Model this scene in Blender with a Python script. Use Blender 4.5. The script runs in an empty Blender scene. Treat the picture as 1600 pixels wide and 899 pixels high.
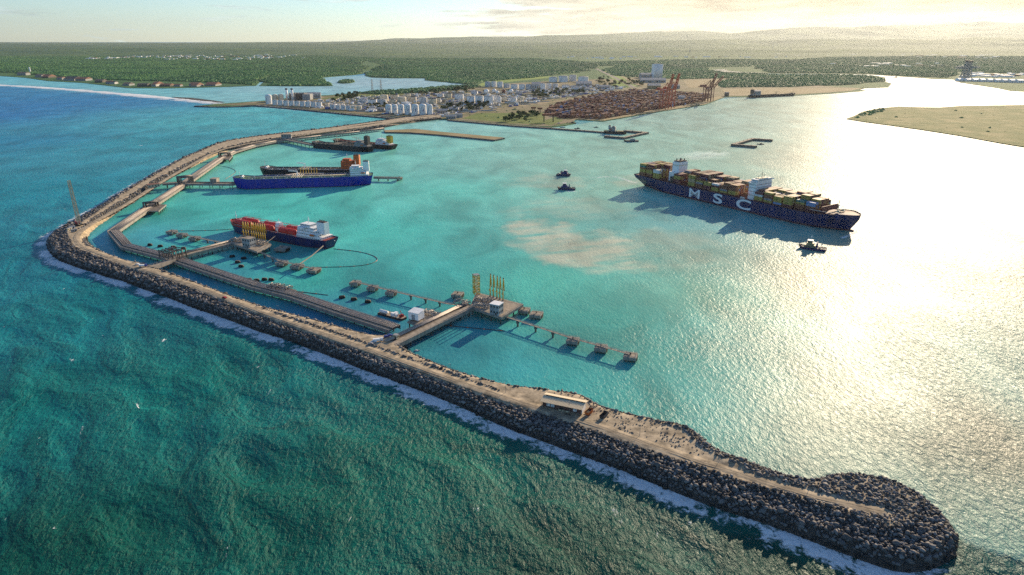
import bpy, bmesh, math, random
import numpy as np
from mathutils import Vector, Matrix
from mathutils.geometry import tessellate_polygon

random.seed(7); rng = np.random.default_rng(7)
S = bpy.context.scene
COL = S.collection
R = math.radians

# ---------------------------------------------------------------- camera
CAM_H = 220.0
FPX = 1067.0                      # focal length in photograph pixels (1600 wide)
HOR = 62.0                        # row of the level horizon
PITCH = math.atan((449.5 - HOR) / FPX)
cam_d = bpy.data.cameras.new('camera'); cam = bpy.data.objects.new('camera', cam_d); COL.objects.link(cam)
cam_d.sensor_width = 36.0; cam_d.lens = 36.0 * FPX / 1600.0
cam_d.clip_start = 1.0; cam_d.clip_end = 150000.0
cam.location = (0, 0, CAM_H); cam.rotation_euler = (math.pi / 2 - PITCH, 0, 0)
S.camera = cam

# ---------------------------------------------------------------- sun, sky, exposure
SUN_AZ = R(57.2)                  # from +x, anticlockwise
SUN_EL = R(17.5)
SUN_DIR = Vector((math.cos(SUN_EL) * math.cos(SUN_AZ), math.cos(SUN_EL) * math.sin(SUN_AZ), math.sin(SUN_EL)))
sun_d = bpy.data.lights.new('sun', 'SUN'); sun = bpy.data.objects.new('sun', sun_d); COL.objects.link(sun)
sun_d.energy = 4.8; sun_d.angle = R(0.53); sun_d.color = (1.0, 0.80, 0.56)
sun.rotation_euler = SUN_DIR.to_track_quat('Z', 'Y').to_euler()
sun.location = (0, 0, 3000)

W = bpy.data.worlds.new('World'); S.world = W; W.use_nodes = True
nt = W.node_tree; nt.nodes.clear()
def wn(t, **k):
    n = nt.nodes.new(t)
    for a, b in k.items(): setattr(n, a, b)
    return n
def wl(a, b): nt.links.new(a, b)
def wmath(op, a, b=None, clamp=False):
    n = wn('ShaderNodeMath', operation=op, use_clamp=clamp)
    for i, v in enumerate((a, b)):
        if v is None: continue
        if isinstance(v, (int, float)): n.inputs[i].default_value = v
        else: wl(v, n.inputs[i])
    return n.outputs[0]
sky = wn('ShaderNodeTexSky', sky_type='NISHITA', sun_disc=False)
sky.sun_elevation = SUN_EL; sky.sun_rotation = math.pi / 2 - SUN_AZ
sky.altitude = 200; sky.air_density = 1.0; sky.dust_density = 0.15; sky.ozone_density = 4.0
tc = wn('ShaderNodeTexCoord')
mp = wn('ShaderNodeMapping'); mp.inputs['Scale'].default_value = (9, 9, 85); wl(tc.outputs['Generated'], mp.inputs['Vector'])
nz = wn('ShaderNodeTexNoise'); nz.inputs['Scale'].default_value = 1.0; nz.inputs['Detail'].default_value = 8; nz.inputs['Roughness'].default_value = 0.58; nz.inputs['Distortion'].default_value = 0.25
wl(mp.outputs['Vector'], nz.inputs['Vector'])
mp2 = wn('ShaderNodeMapping'); mp2.inputs['Scale'].default_value = (14, 14, 120); mp2.inputs['Location'].default_value = (3, 1, 0.35); wl(tc.outputs['Generated'], mp2.inputs['Vector'])
nz2 = wn('ShaderNodeTexNoise'); nz2.inputs['Scale'].default_value = 1.0; nz2.inputs['Detail'].default_value = 6; nz2.inputs['Roughness'].default_value = 0.6
wl(mp2.outputs['Vector'], nz2.inputs['Vector'])
# more cloud towards the low sun: dot of the direction with the sun's azimuth
vd = wn('ShaderNodeVectorMath', operation='DOT_PRODUCT'); wl(tc.outputs['Generated'], vd.inputs[0]); vd.inputs[1].default_value = (math.cos(SUN_AZ), math.sin(SUN_AZ), 0)
toward = wn('ShaderNodeMapRange'); toward.inputs['From Min'].default_value = 0.76; toward.inputs['From Max'].default_value = 1.0; toward.inputs['To Min'].default_value = -0.035; toward.inputs['To Max'].default_value = 0.46
wl(vd.outputs['Value'], toward.inputs['Value'])
cov = wmath('ADD', nz.outputs['Fac'], toward.outputs['Result'])
cr = wn('ShaderNodeMapRange', interpolation_type='SMOOTHSTEP'); cr.inputs['From Min'].default_value = 0.54; cr.inputs['From Max'].default_value = 0.66
wl(cov, cr.inputs['Value'])
# cloud tone: bright where thin or sunward, grey base where thick
tone = wn('ShaderNodeMapRange'); tone.inputs['From Min'].default_value = 0.32; tone.inputs['From Max'].default_value = 0.68; tone.inputs['To Min'].default_value = 0.62; tone.inputs['To Max'].default_value = 1.5
wl(nz2.outputs['Fac'], tone.inputs['Value'])
cbase = wn('ShaderNodeMixRGB'); cbase.inputs['Color1'].default_value = (4.2, 5.2, 5.2, 1); cbase.inputs['Color2'].default_value = (5.6, 4.15, 2.45, 1)
tw2 = wn('ShaderNodeMapRange'); tw2.inputs['From Min'].default_value = 0.68; tw2.inputs['From Max'].default_value = 1.0
wl(vd.outputs['Value'], tw2.inputs['Value']); wl(tw2.outputs['Result'], cbase.inputs['Fac'])
ccol = wn('ShaderNodeMixRGB', blend_type='MULTIPLY'); ccol.inputs['Fac'].default_value = 1; wl(cbase.outputs['Color'], ccol.inputs['Color1']); wl(tone.outputs['Result'], ccol.inputs['Color2'])
cmix = wn('ShaderNodeMixRGB'); wl(wmath('MULTIPLY', cr.outputs['Result'], 0.96), cmix.inputs['Fac']); tint = wn('ShaderNodeMixRGB', blend_type='MULTIPLY'); tint.inputs['Fac'].default_value = 1; tint.inputs['Color2'].default_value = (0.90, 1.0, 1.07, 1); wl(sky.outputs['Color'], tint.inputs['Color1']); wl(tint.outputs['Color'], cmix.inputs['Color1']); wl(ccol.outputs['Color'], cmix.inputs['Color2'])
bg = wn('ShaderNodeBackground'); bg.inputs['Strength'].default_value = 0.09
wl(cmix.outputs['Color'], bg.inputs['Color'])
wo = wn('ShaderNodeOutputWorld'); wl(bg.outputs['Background'], wo.inputs['Surface'])

S.view_settings.view_transform = 'Standard'; S.view_settings.look = 'None'
S.view_settings.exposure = 0.75; S.view_settings.gamma = 1.0; S.view_settings.use_curve_mapping = False
S.cycles.max_bounces = 6; S.cycles.diffuse_bounces = 2; S.cycles.glossy_bounces = 2; S.cycles.volume_bounces = 0
S.cycles.transparent_max_bounces = 8; S.cycles.use_denoising = False; S.cycles.use_adaptive_sampling = False
S.cycles.sample_clamp_indirect = 2.0; S.cycles.sample_clamp_direct = 1.6

# ---------------------------------------------------------------- helpers
def G(u, v, z=0.0):
    """ground point (at height z) under a pixel of the photograph"""
    x = (u - 800.0) / FPX; y = (449.5 - v) / FPX
    dz = -math.sin(PITCH) + y * math.cos(PITCH)
    t = (z - CAM_H) / dz
    return Vector((x * t, (math.cos(PITCH) + y * math.sin(PITCH)) * t, z))
def mpp(p):
    """metres per photograph pixel at a world point"""
    d = p[1] * math.cos(PITCH) - (p[2] - CAM_H) * math.sin(PITCH)
    return d / FPX
def height_at(p, v):
    """height above plan point p that shows at row v"""
    lo, hi = -20.0, 900.0
    for _ in range(50):
        m = (lo + hi) / 2; zz = m - CAM_H
        d = p[1] * math.cos(PITCH) - zz * math.sin(PITCH); up = p[1] * math.sin(PITCH) + zz * math.cos(PITCH)
        if 449.5 - FPX * up / d > v: lo = m
        else: hi = m
    return lo

def tag(o, label=None, cat=None, group=None, kind=None):
    if label: o['label'] = label
    if cat: o['category'] = cat
    if group: o['group'] = group
    if kind: o['kind'] = kind
    return o
def empty(name, loc=(0, 0, 0), rz=0.0):
    o = bpy.data.objects.new(name, None); COL.objects.link(o)
    o.location = loc; o.rotation_euler = (0, 0, rz); o.empty_display_size = 1
    return o
def link(name, me, mat=None, parent=None, loc=None, rz=None):
    o = bpy.data.objects.new(name, me); COL.objects.link(o)
    if mat is not None and not me.materials: me.materials.append(mat)
    if parent is not None: o.parent = parent
    if loc is not None: o.location = loc
    if rz is not None: o.rotation_euler = (0, 0, rz)
    return o
def copy_tree(o, parent=None):
    c = o.copy(); COL.objects.link(c); c.parent = parent
    for ch in o.children: copy_tree(ch, c)
    return c

class MB:
    """collects shapes into one mesh"""
    def __init__(s): s.v = []; s.f = []; s.m = []
    def add(s, vs, fs, mi=0):
        b = len(s.v); s.v += [tuple(p) for p in vs]
        for f in fs: s.f.append([i + b for i in f]); s.m.append(mi)
        return s
    def box(s, c, d, rz=0.0, mi=0):
        """c = centre of the base, d = full sizes"""
        hx, hy = d[0] / 2, d[1] / 2; ca, sa = math.cos(rz), math.sin(rz)
        vs = []
        for z in (0, d[2]):
            for x, y in ((-hx, -hy), (hx, -hy), (hx, hy), (-hx, hy)):
                vs.append((c[0] + x * ca - y * sa, c[1] + x * sa + y * ca, c[2] + z))
        return s.add(vs, [(3, 2, 1, 0), (4, 5, 6, 7), (0, 1, 5, 4), (1, 2, 6, 5), (2, 3, 7, 6), (3, 0, 4, 7)], mi)
    def beam(s, a, b, w, h=None, mi=0):
        a = Vector(a); b = Vector(b); d = b - a
        if d.length < 1e-6: return s
        h = h or w; d.normalize()
        up = Vector((0, 0, 1)) if abs(d.z) < 0.95 else Vector((0, 1, 0))
        sx = d.cross(up).normalized() * (w / 2); sz = sx.cross(d).normalized() * (h / 2)
        vs = [a - sx - sz, a + sx - sz, a + sx + sz, a - sx + sz, b - sx - sz, b + sx - sz, b + sx + sz, b - sx + sz]
        return s.add(vs, [(0, 1, 2, 3), (7, 6, 5, 4), (0, 4, 5, 1), (1, 5, 6, 2), (2, 6, 7, 3), (3, 7, 4, 0)], mi)
    def tube(s, a, b, r0, r1=None, n=8, mi=0, caps=True):
        a = Vector(a); b = Vector(b); d = (b - a)
        if d.length < 1e-6: return s
        d.normalize(); r1 = r0 if r1 is None else r1
        up = Vector((0, 0, 1)) if abs(d.z) < 0.95 else Vector((0, 1, 0))
        x = d.cross(up).normalized(); y = d.cross(x)
        vs = []
        for p, r in ((a, r0), (b, r1)):
            for k in range(n):
                t = 2 * math.pi * k / n; vs.append(p + x * (r * math.cos(t)) + y * (r * math.sin(t)))
        fs = [(k, (k + 1) % n, n + (k + 1) % n, n + k) for k in range(n)]
        if caps: fs += [tuple(range(n - 1, -1, -1)), tuple(range(n, 2 * n))]
        return s.add(vs, fs, mi)
    def path(s, pts, r, n=6, mi=0):
        for a, b in zip(pts[:-1], pts[1:]): s.tube(a, b, r, n=n, mi=mi)
        return s
    def lathe(s, c, prof, n=24, mi=0):
        vs = []; fs = []
        for r, z in prof:
            for k in range(n):
                t = 2 * math.pi * k / n; vs.append((c[0] + r * math.cos(t), c[1] + r * math.sin(t), c[2] + z))
        for i in range(len(prof) - 1):
            for k in range(n):
                k2 = (k + 1) % n; fs.append((i * n + k, i * n + k2, (i + 1) * n + k2, (i + 1) * n + k))
        fs.append(tuple(range(n - 1, -1, -1))); m = (len(prof) - 1) * n; fs.append(tuple(range(m, m + n)))
        return s.add(vs, fs, mi)
    def prism(s, poly, z0, z1, mi=0):
        n = len(poly); vs = [(p[0], p[1], z0) for p in poly] + [(p[0], p[1], z1) for p in poly]
        fs = [(i, (i + 1) % n, n + (i + 1) % n, n + i) for i in range(n)]
        for t in tessellate_polygon([[Vector((p[0], p[1], 0)) for p in poly]]):
            a, b, c = t
            pa, pb, pc = poly[a], poly[b], poly[c]
            if (pb[0] - pa[0]) * (pc[1] - pa[1]) - (pb[1] - pa[1]) * (pc[0] - pa[0]) < 0: a, c = c, a
            fs.append((n + a, n + b, n + c)); fs.append((c, b, a))
        return s.add(vs, fs, mi)
    def mesh(s, name, mats=(), smooth=False):
        me = bpy.data.meshes.new(name); me.from_pydata(s.v, [], s.f)
        for m in (mats if isinstance(mats, (list, tuple)) else [mats]): me.materials.append(m)
        if any(s.m): me.polygons.foreach_set('material_index', s.m)
        bm = bmesh.new(); bm.from_mesh(me); bmesh.ops.recalc_face_normals(bm, faces=bm.faces); bm.to_mesh(me); bm.free()
        if smooth: me.polygons.foreach_set('use_smooth', [True] * len(me.polygons))
        me.update(); return me
    def build(s, name, mat, parent=None, loc=None, rz=None, smooth=False):
        return link(name, s.mesh(name, mat, smooth), None, parent, loc, rz)

def np_mesh(name, V, F, mat=None, smooth=False):
    """fast mesh from arrays: V (n,3), F (m,3|4)"""
    V = np.asarray(V, dtype=np.float32); F = np.asarray(F, dtype=np.int32)
    me = bpy.data.meshes.new(name); k = F.shape[1]
    me.vertices.add(len(V)); me.vertices.foreach_set('co', V.ravel())
    me.loops.add(F.size); me.loops.foreach_set('vertex_index', F.ravel())
    me.polygons.add(len(F)); me.polygons.foreach_set('loop_start', np.arange(len(F), dtype=np.int32) * k)
    me.polygons.foreach_set('loop_total', np.full(len(F), k, dtype=np.int32))
    if smooth: me.polygons.foreach_set('use_smooth', np.ones(len(F), dtype=bool))
    me.update(calc_edges=True); me.validate()
    if mat: me.materials.append(mat)
    return me

# ---------------------------------------------------------------- materials
def nodes(m): m.use_nodes = True; return m.node_tree
def mat(name, col, rough=0.7, var=0.25, scale=0.2, metal=0.0, spec=0.4, bump=0.0, col2=None, streak=False):
    m = bpy.data.materials.new(name); t = nodes(m); N = t.nodes; b = N['Principled BSDF']
    b.inputs['Roughness'].default_value = rough; b.inputs['Metallic'].default_value = metal
    b.inputs['Specular IOR Level'].default_value = spec
    tcn = N.new('ShaderNodeTexCoord'); mpn = N.new('ShaderNodeMapping'); t.links.new(tcn.outputs['Object'], mpn.inputs['Vector'])
    mpn.inputs['Scale'].default_value = (scale, scale, scale * (0.15 if streak else 1.0))
    n = N.new('ShaderNodeTexNoise'); n.inputs['Scale'].default_value = 1.0; n.inputs['Detail'].default_value = 6; n.inputs['Roughness'].default_value = 0.65
    t.links.new(mpn.outputs['Vector'], n.inputs['Vector'])
    mr = N.new('ShaderNodeMapRange'); mr.inputs['From Min'].default_value = 0.3; mr.inputs['From Max'].default_value = 0.7
    t.links.new(n.outputs['Fac'], mr.inputs['Value'])
    mx = N.new('ShaderNodeMixRGB'); t.links.new(mr.outputs['Result'], mx.inputs['Fac'])
    c2 = col2 if col2 else tuple(c * (1 - var * 1.6) for c in col)
    mx.inputs['Color1'].default_value = (*c2, 1); mx.inputs['Color2'].default_value = (*[min(1, c * (1 + var * 0.4)) for c in col], 1)
    t.links.new(mx.outputs['Color'], b.inputs['Base Color'])
    if bump:
        bp = N.new('ShaderNodeBump'); bp.inputs['Strength'].default_value = 1.0; bp.inputs['Distance'].default_value = bump
        t.links.new(n.outputs['Fac'], bp.inputs['Height']); t.links.new(bp.outputs['Normal'], b.inputs['Normal'])
    return m
M = {}
def rock_material():
    m = mat('rock', (0.155, 0.148, 0.142), 0.85, 0.42, 0.22, bump=0.15, col2=(.06, .055, .055)); t = m.node_tree; N = t.nodes; b = N['Principled BSDF']; src = b.inputs['Base Color'].links[0].from_socket
    g = N.new('ShaderNodeNewGeometry'); sp = N.new('ShaderNodeSeparateXYZ'); t.links.new(g.outputs['Position'], sp.inputs[0])
    mr = N.new('ShaderNodeMapRange'); mr.inputs['From Min'].default_value = 1.2; mr.inputs['From Max'].default_value = 2.8; t.links.new(sp.outputs['Z'], mr.inputs['Value'])      # rocks washed by the waves are wet and weedy
    mx = N.new('ShaderNodeMixRGB'); t.links.new(mr.outputs['Result'], mx.inputs['Fac']); mx.inputs['Color1'].default_value = (.018, .018, .016, 1); t.links.new(src, mx.inputs['Color2']); t.links.new(mx.outputs['Color'], b.inputs['Base Color'])
    rv = N.new('ShaderNodeMixRGB'); rv.blend_type = 'MULTIPLY'; rv.inputs['Fac'].default_value = 1; t.links.new(src, rv.inputs['Color1']); t.links.new(rv.outputs['Color'], mx.inputs['Color2'])
    r2 = N.new('ShaderNodeMapRange'); r2.inputs['To Min'].default_value = .4; r2.inputs['To Max'].default_value = 1.8; t.links.new(g.outputs['Random Per Island'], r2.inputs['Value']); t.links.new(r2.outputs['Result'], rv.inputs['Color2'])
    return m
M['rock'] = rock_material()
M['sand'] = mat('sand_road', (0.54, 0.43, 0.29), 0.95, 0.5, 0.16, bump=0.12)
M['concrete'] = mat('concrete', (0.36, 0.32, 0.27), 0.9, 0.3, 0.3, streak=True)
M['dark_concrete'] = mat('dark_concrete', (0.17, 0.15, 0.13), 0.9, 0.4, 0.4, streak=True)
M['white'] = mat('white_paint', (0.86, 0.86, 0.85), 0.55, 0.08, 0.3, streak=True)
M['grey_steel'] = mat('grey_steel', (0.30, 0.30, 0.30), 0.5, 0.3, 0.5)
M['dark_steel'] = mat('dark_steel', (0.06, 0.055, 0.055), 0.6, 0.3, 0.5)
M['black_rubber'] = mat('black_rubber', (0.012, 0.012, 0.012), 0.7, 0.3, 1.0)
M['yellow'] = mat('yellow_paint', (0.62, 0.40, 0.03), 0.5, 0.2, 0.6)
M['red'] = mat('red_paint', (0.42, 0.03, 0.03), 0.5, 0.25, 0.3)
M['rust_red'] = mat('rust_red', (0.24, 0.06, 0.035), 0.7, 0.35, 0.3)
M['orange'] = mat('orange_paint', (0.62, 0.15, 0.03), 0.55, 0.25, 0.5)
M['glass'] = mat('dark_glass', (0.02, 0.03, 0.04), 0.12, 0.2, 0.5, spec=0.6)
# ================================================================ the setting
def P2(pts, z=0.0): return np.array([[G(u, v, z).x, G(u, v, z).y] for u, v in pts])
def seg_dist(P, L):
    """distance of points P (n,2) to polyline L (m,2)"""
    best = np.full(len(P), 1e18)
    for a, b in zip(L[:-1], L[1:]):
        d = b - a; t = np.clip(((P - a) @ d) / max(d @ d, 1e-9), 0, 1)
        q = P - (a + t[:, None] * d); best = np.minimum(best, (q * q).sum(1))
    return np.sqrt(best)
def inside(P, L):
    r = np.zeros(len(P), bool); n = len(L)
    for i in range(n):
        a = L[i]; b = L[(i + 1) % n]
        c = (a[1] > P[:, 1]) != (b[1] > P[:, 1])
        with np.errstate(divide='ignore', invalid='ignore'):
            x = (b[0] - a[0]) * (P[:, 1] - a[1]) / (b[1] - a[1]) + a[0]
        r ^= c & (P[:, 0] < x)
    return r
def chaikin(L, n=2):
    for _ in range(n):
        q = [L[0]]
        for a, b in zip(L[:-1], L[1:]): q += [a * .75 + b * .25, a * .25 + b * .75]
        q.append(L[-1]); L = np.array(q)
    return L

# smooth value noise for modelling terrain and masks
class VN:
    def __init__(s, seed): s.g = np.random.default_rng(seed).random((256, 256))
    def __call__(s, x, y):
        xi = np.floor(x).astype(int); yi = np.floor(y).astype(int); fx = x - xi; fy = y - yi
        fx = fx * fx * (3 - 2 * fx); fy = fy * fy * (3 - 2 * fy)
        g = lambda a, b: s.g[a % 256, b % 256]
        return (g(xi, yi) * (1 - fx) + g(xi + 1, yi) * fx) * (1 - fy) + (g(xi, yi + 1) * (1 - fx) + g(xi + 1, yi + 1) * fx) * fy
    def fbm(s, x, y, o=5, gain=0.5):
        t = 0; a = 1; n = 0
        for k in range(o): t = t + a * s(x * 2 ** k + 17 * k, y * 2 ** k + 31 * k); n += a; a *= gain
        return t / n
vn = VN(3); vn2 = VN(11)

# ---- breakwater outline (waterlines), road line
SEA_EDGE = np.vstack([P2([(690,180.5),(660,182),(637,184),(594,190.5),(560,195),(500,203.5),(442,210),(375,218),(335,226),(312,236),(275,252),(238,273),(200,294),(160,318),(120,342),(98,354)], 3.0),
                      P2([(76,372),(72,382),(78,396),(92,408),(140,424),(200,441),(300,480),(400,515),(500,550),(600,590),(700,626),(797,671),(900,708),(1000,746),(1100,788),(1200,821),(1300,856),(1360,878),(1405,893),(1440,892),(1475,882),(1494,862),(1498,845)])])
IN_EDGE = P2([(1496,838),(1488,824),(1475,808),(1450,787),(1420,769),(1390,757),(1350,748),(1312,744),(1285,747),(1262,756),(1230,750),(1197,738),(1125,711),(1112,700),(1095,682),(1070,671),(1025,662),(960,646),(940,638),(912,621),(845,613),(800,608),(725,588),(675,568),(640,552),(632,538),(612,530),(590,530),(575,527),(500,506),(400,480),(320,449),(262,428),(235,417),(210,414),(185,406),(150,390),(137,378),(135,368),(160,347),(225,307),(250,288),(307,258),(335,244),(370,232),(430,221),(500,213),(560,205),(600,200),(640,192),(690,187)])
SEA_EDGE = chaikin(SEA_EDGE, 2); IN_EDGE = chaikin(IN_EDGE, 1)
ROAD = chaikin(P2([(690,183.5),(640,188),(600,194),(500,207.5),(430,217),(362,229),(332,239),(307,253),(250,285),(225,302),(187,325),(150,345),(125,361),(117,373),(125,385),(160,398),(207,416),(250,428),(312,449),(400,484),(500,519),(600,553),(700,590),(800,625),(930,663),(1000,690),(1100,722),(1150,739),(1240,766),(1330,789),(1385,800)], 7.4), 2)
OUTLINE = np.vstack([SEA_EDGE, IN_EDGE])
HARBOUR = np.vstack([IN_EDGE, P2([(700,186),(900,195),(1150,152),(1400,130),(1700,140),(2600,300)]), np.array([[2500., 400.], [1500., 60.], [420., 120.], [205., 262.]])])

def bw_height(P):
    ds = seg_dist(P, SEA_EDGE); di = seg_dist(P, IN_EDGE); dr = seg_dist(P, ROAD); ins = inside(P, OUTLINE)
    far = np.clip((P[:, 1] - 820) / 200, 0, 1)
    ps = np.interp(ds, [0, 2.2, 4.5, 11.5, 13.0, 20.0, 24], [-0.3, 2.6, 5.2, 5.6, 5.9, 8.5, 8.0])
    psf = np.interp(ds, [0, 10, 14, 18], [-0.3, 7.2, 8.4, 7.8]); ps = ps * (1 - far) + psf * far
    pi = np.interp(di, [0, 8.5, 10.5, 13], [-0.3, 7.0, 7.6, 7.4])
    # the outer arm has a rock ridge on its lee side
    outer = np.clip((P[:, 0] - 70) / 40, 0, 1)
    pio = np.interp(di, [0, 8, 10, 12.5], [-0.3, 7.6, 9.2, 8.0]); pi = pi * (1 - outer) + pio * outer
    z = np.minimum(ps, pi)
    w = np.clip((5.6 - dr) / 1.6, 0, 1); w = w * w * (3 - 2 * w)
    flat = (ds > 20.5) & (di > 9.5) & (outer < 1)
    z = np.where(flat, np.minimum(z, 7.4), z)
    z = z * (1 - w) + np.minimum(7.4, np.minimum(ds, di) * 0.9 + 0.5) * w
    z += (vn.fbm(P[:, 0] / 5, P[:, 1] / 5, 3) - 0.5) * 0.5 * (1 - w)
    z = np.where(ins, z, -0.3 - np.minimum(ds, di) * 0.6)
    return z, ins, ds, di, dr, outer, far

def build_breakwater():
    bw = empty('breakwater', (0, 0, 0))
    tag(bw, 'long dark boulder breakwater curving round the harbour with a rounded rocky head', 'breakwater')
    # core mound as a height field
    st = 2.0
    lo = OUTLINE.min(0) - 8; hi = OUTLINE.max(0) + 8
    xs = np.arange(lo[0], hi[0], st); ys = np.arange(lo[1], hi[1], st)
    X, Y = np.meshgrid(xs, ys); P = np.column_stack([X.ravel(), Y.ravel()])
    near = np.zeros(len(P), bool)
    # coarse prefilter: within 45 m of the road or outline
    sub = OUTLINE[::1]
    near = (seg_dist(P, SEA_EDGE[::2]) < 40) | (seg_dist(P, IN_EDGE) < 40)
    z = np.full(len(P), -9.0); ins = np.zeros(len(P), bool)
    zz, ii, *_ = bw_height(P[near]); z[near] = zz; ins[near] = ii
    ok = (z > -3.2).reshape(X.shape)
    nx = len(xs); idx = np.arange(len(P)).reshape(X.shape)
    q = ok[:-1, :-1] & ok[1:, :-1] & ok[:-1, 1:] & ok[1:, 1:]
    F = np.stack([idx[:-1, :-1][q], idx[:-1, 1:][q], idx[1:, 1:][q], idx[1:, :-1][q]], 1)
    used, inv = np.unique(F.ravel(), return_inverse=True)
    V = np.column_stack([P[used], z[used]]); F = inv.reshape(-1, 4)
    me = np_mesh('core', V, F, M['rubble'], True); me.materials.append(M['sand'])
    cen = V[F].mean(1)[:, :2]; _, _, ds_, di_, dr_, ou_, fa_ = bw_height(cen); top = ((ds_ > 20.5 - fa_ * 7) & (di_ > 8.5 + ou_ * 2)) | (dr_ < 5.5); me.polygons.foreach_set('material_index', top.astype(np.int32)); link('core', me, None, bw)
    # boulder shapes
    shapes = []
    for k in range(14):
        r_ = np.random.default_rng(100 + k); bm = bmesh.new()
        for p in r_.normal(size=(15, 3)):
            p = p / np.linalg.norm(p) * (0.75 + 0.5 * r_.random())
            bm.verts.new((p[0] * 1.15, p[1] * 0.9, p[2] * 0.78))
        bmesh.ops.convex_hull(bm, input=bm.verts)
        bmesh.ops.delete(bm, geom=[v for v in bm.verts if not v.link_faces], context='VERTS')
        bm.verts.ensure_lookup_table(); bm.verts.index_update()
        shapes.append((np.array([v.co[:] for v in bm.verts]), np.array([[v.index for v in f.verts] for f in bm.faces if len(f.verts) == 3]))); bm.free()
    # scatter
    pts = []
    for s0, ylo, yhi in ((1.62, 0, 560), (2.1, 560, 950), (2.8, 950, 2400)):
        gx = np.arange(lo[0], hi[0], s0); gy = np.arange(max(lo[1], ylo), min(hi[1], yhi), s0)
        if not len(gy): continue
        A, B = np.meshgrid(gx, gy); Q = np.column_stack([A.ravel(), B.ravel()]) + rng.uniform(-.48, .48, (A.size, 2)) * s0
        m = (seg_dist(Q, SEA_EDGE[::2]) < 48) | (seg_dist(Q, IN_EDGE) < 30); Q = Q[m]
        z, ins, ds, di, dr, outer, far = bw_height(Q)
        rocky = ((ds < 22.5 - far * 8) | (di < 9.0 + outer * 4.5)) & (dr > 4.6 + rng.random(len(Q)) * 0.9)
        head = (Q[:, 0] > 122) & (Q[:, 1] < 350) & (dr > 2.6 + 1.6 * np.clip((180 - Q[:, 0]) / 30, 0, 1))
        keep = ins & (rocky | head) & (z > -1.2)
        Q = Q[keep]; sz = s0 * rng.uniform(0.36, 0.76, len(Q)); sz = np.where(rng.random(len(Q)) < 0.13, sz * 1.5, sz)
        sea = ds[keep] < 14; sz = np.where(sea, sz * 1.12, sz * 0.9)
        pts.append(np.column_stack([Q, z[keep] + sz * rng.uniform(-0.05, 0.35, len(Q)), sz]))
    pts = np.vstack(pts)
    pts = np.vstack([pts])
    dist = np.sqrt(pts[:, 0] ** 2 + pts[:, 1] ** 2 + CAM_H ** 2)
    order = np.argsort(-(pts[:, 3] / dist))
    big = set(order[:300].tolist())
    # individual boulders: the 300 that show largest
    meshes = [np_mesh('boulder', v, f, M['rock']) for v, f in shapes]
    for i in order[:300]:
        o = link('boulder', meshes[int(i) % len(meshes)], None, bw)
        o.location = pts[i, :3]; s = pts[i, 3]; o.scale = (s, s, s); o.rotation_euler = tuple(rng.uniform(-.5, .5, 2)) + (rng.uniform(0, 6.28),)
    Vs = []; Fs = []; base = 0
    rest = np.array([i for i in range(len(pts)) if i not in big])
    for k, (sv, sf) in enumerate(shapes):
        sel = pts[rest[k::len(shapes)]]
        n = len(sel); a = rng.uniform(0, 6.28, n); t = rng.uniform(-.6, .6, n)
        ca, sa, ct, s_t = np.cos(a), np.sin(a), np.cos(t), np.sin(t)
        v = np.repeat(sv[None], n, 0)
        y = v[..., 1] * ct[:, None] - v[..., 2] * s_t[:, None]; z = v[..., 1] * s_t[:, None] + v[..., 2] * ct[:, None]
        x = v[..., 0] * ca[:, None] - y * sa[:, None]; y2 = v[..., 0] * sa[:, None] + y * ca[:, None]
        v = np.stack([x, y2, z], -1) * sel[:, 3][:, None, None] + sel[:, None, :3]
        Vs.append(v.reshape(-1, 3)); Fs.append((sf[None] + (np.arange(n) * len(sv))[:, None, None]).reshape(-1, 3) + base); base += n * len(sv)
    o = link('boulder_mass', np_mesh('boulder_mass', np.vstack(Vs), np.vstack(Fs), M['rock']), None, bw); o['kind'] = 'stuff'
    print('boulders', len(pts))
    # road ribbon on top
    def ribbon(L, w, z, name, m, drop=.35, hump=.04):
        L = np.asarray(L); t = np.gradient(L, axis=0); t /= np.linalg.norm(t, axis=1)[:, None]; n = np.column_stack([-t[:, 1], t[:, 0]])
        wob = (vn2.fbm(np.arange(len(L)) * 0.6, np.zeros(len(L)), 3) - 0.5)[:, None] * 1.2
        cols = [L + n * (w * k + wob * abs(k)) for k in (-1, -.5, 0, .5, 1)]
        V = []; F = []
        for i in range(len(L)):
            for j, c in enumerate(cols): V.append((c[i][0], c[i][1], z + (hump if j in (1, 3) else 0.0) - (drop if j in (0, 4) else 0)))
        for i in range(len(L) - 1):
            for j in range(4): a = i * 5 + j; F.append((a, a + 1, a + 6, a + 5))
        return link(name, np_mesh(name, V, F, m, True))
    tag(ribbon(ROAD, 3.9, 7.62, 'breakwater_road', M['sand']), kind='structure')
    tt_ = np.gradient(ROAD, axis=0); tt_ /= np.linalg.norm(tt_, axis=1)[:, None]; nn_ = np.column_stack([-tt_[:, 1], tt_[:, 0]])
    for k in (-1.6, 0.1): tag(ribbon(ROAD + nn_ * (k + .5 * np.sin(np.arange(len(ROAD)) * .7)[:, None]), .42, 7.668, 'wheel_track', M['track'], 0, 0), kind='structure')
    # rubble strewn over the sandy pad between hut and head
    q = np.random.default_rng(77); Q = q.uniform((25, 290), (150, 400), (9000, 2)); z, ins, ds, di, dr, outer, far = bw_height(Q); ok = ins & (ds > 19) & (di > 6) & (dr > 4.4) & (q.random(len(Q)) < np.clip(vn.fbm(Q[:, 0] / 9, Q[:, 1] / 9, 3) * 2 - .75, .02, 1)); Q = Q[ok][:1500]; z = z[ok][:1500]; Vs = []; Fs = []; b0 = 0
    for i, (x, y) in enumerate(Q): sv, sf = shapes[i % len(shapes)]; s_ = q.uniform(.12, .55); Vs.append(sv * s_ + np.array([x, y, z[i] + s_ * .3])); Fs.append(sf + b0); b0 += len(sv)
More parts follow.
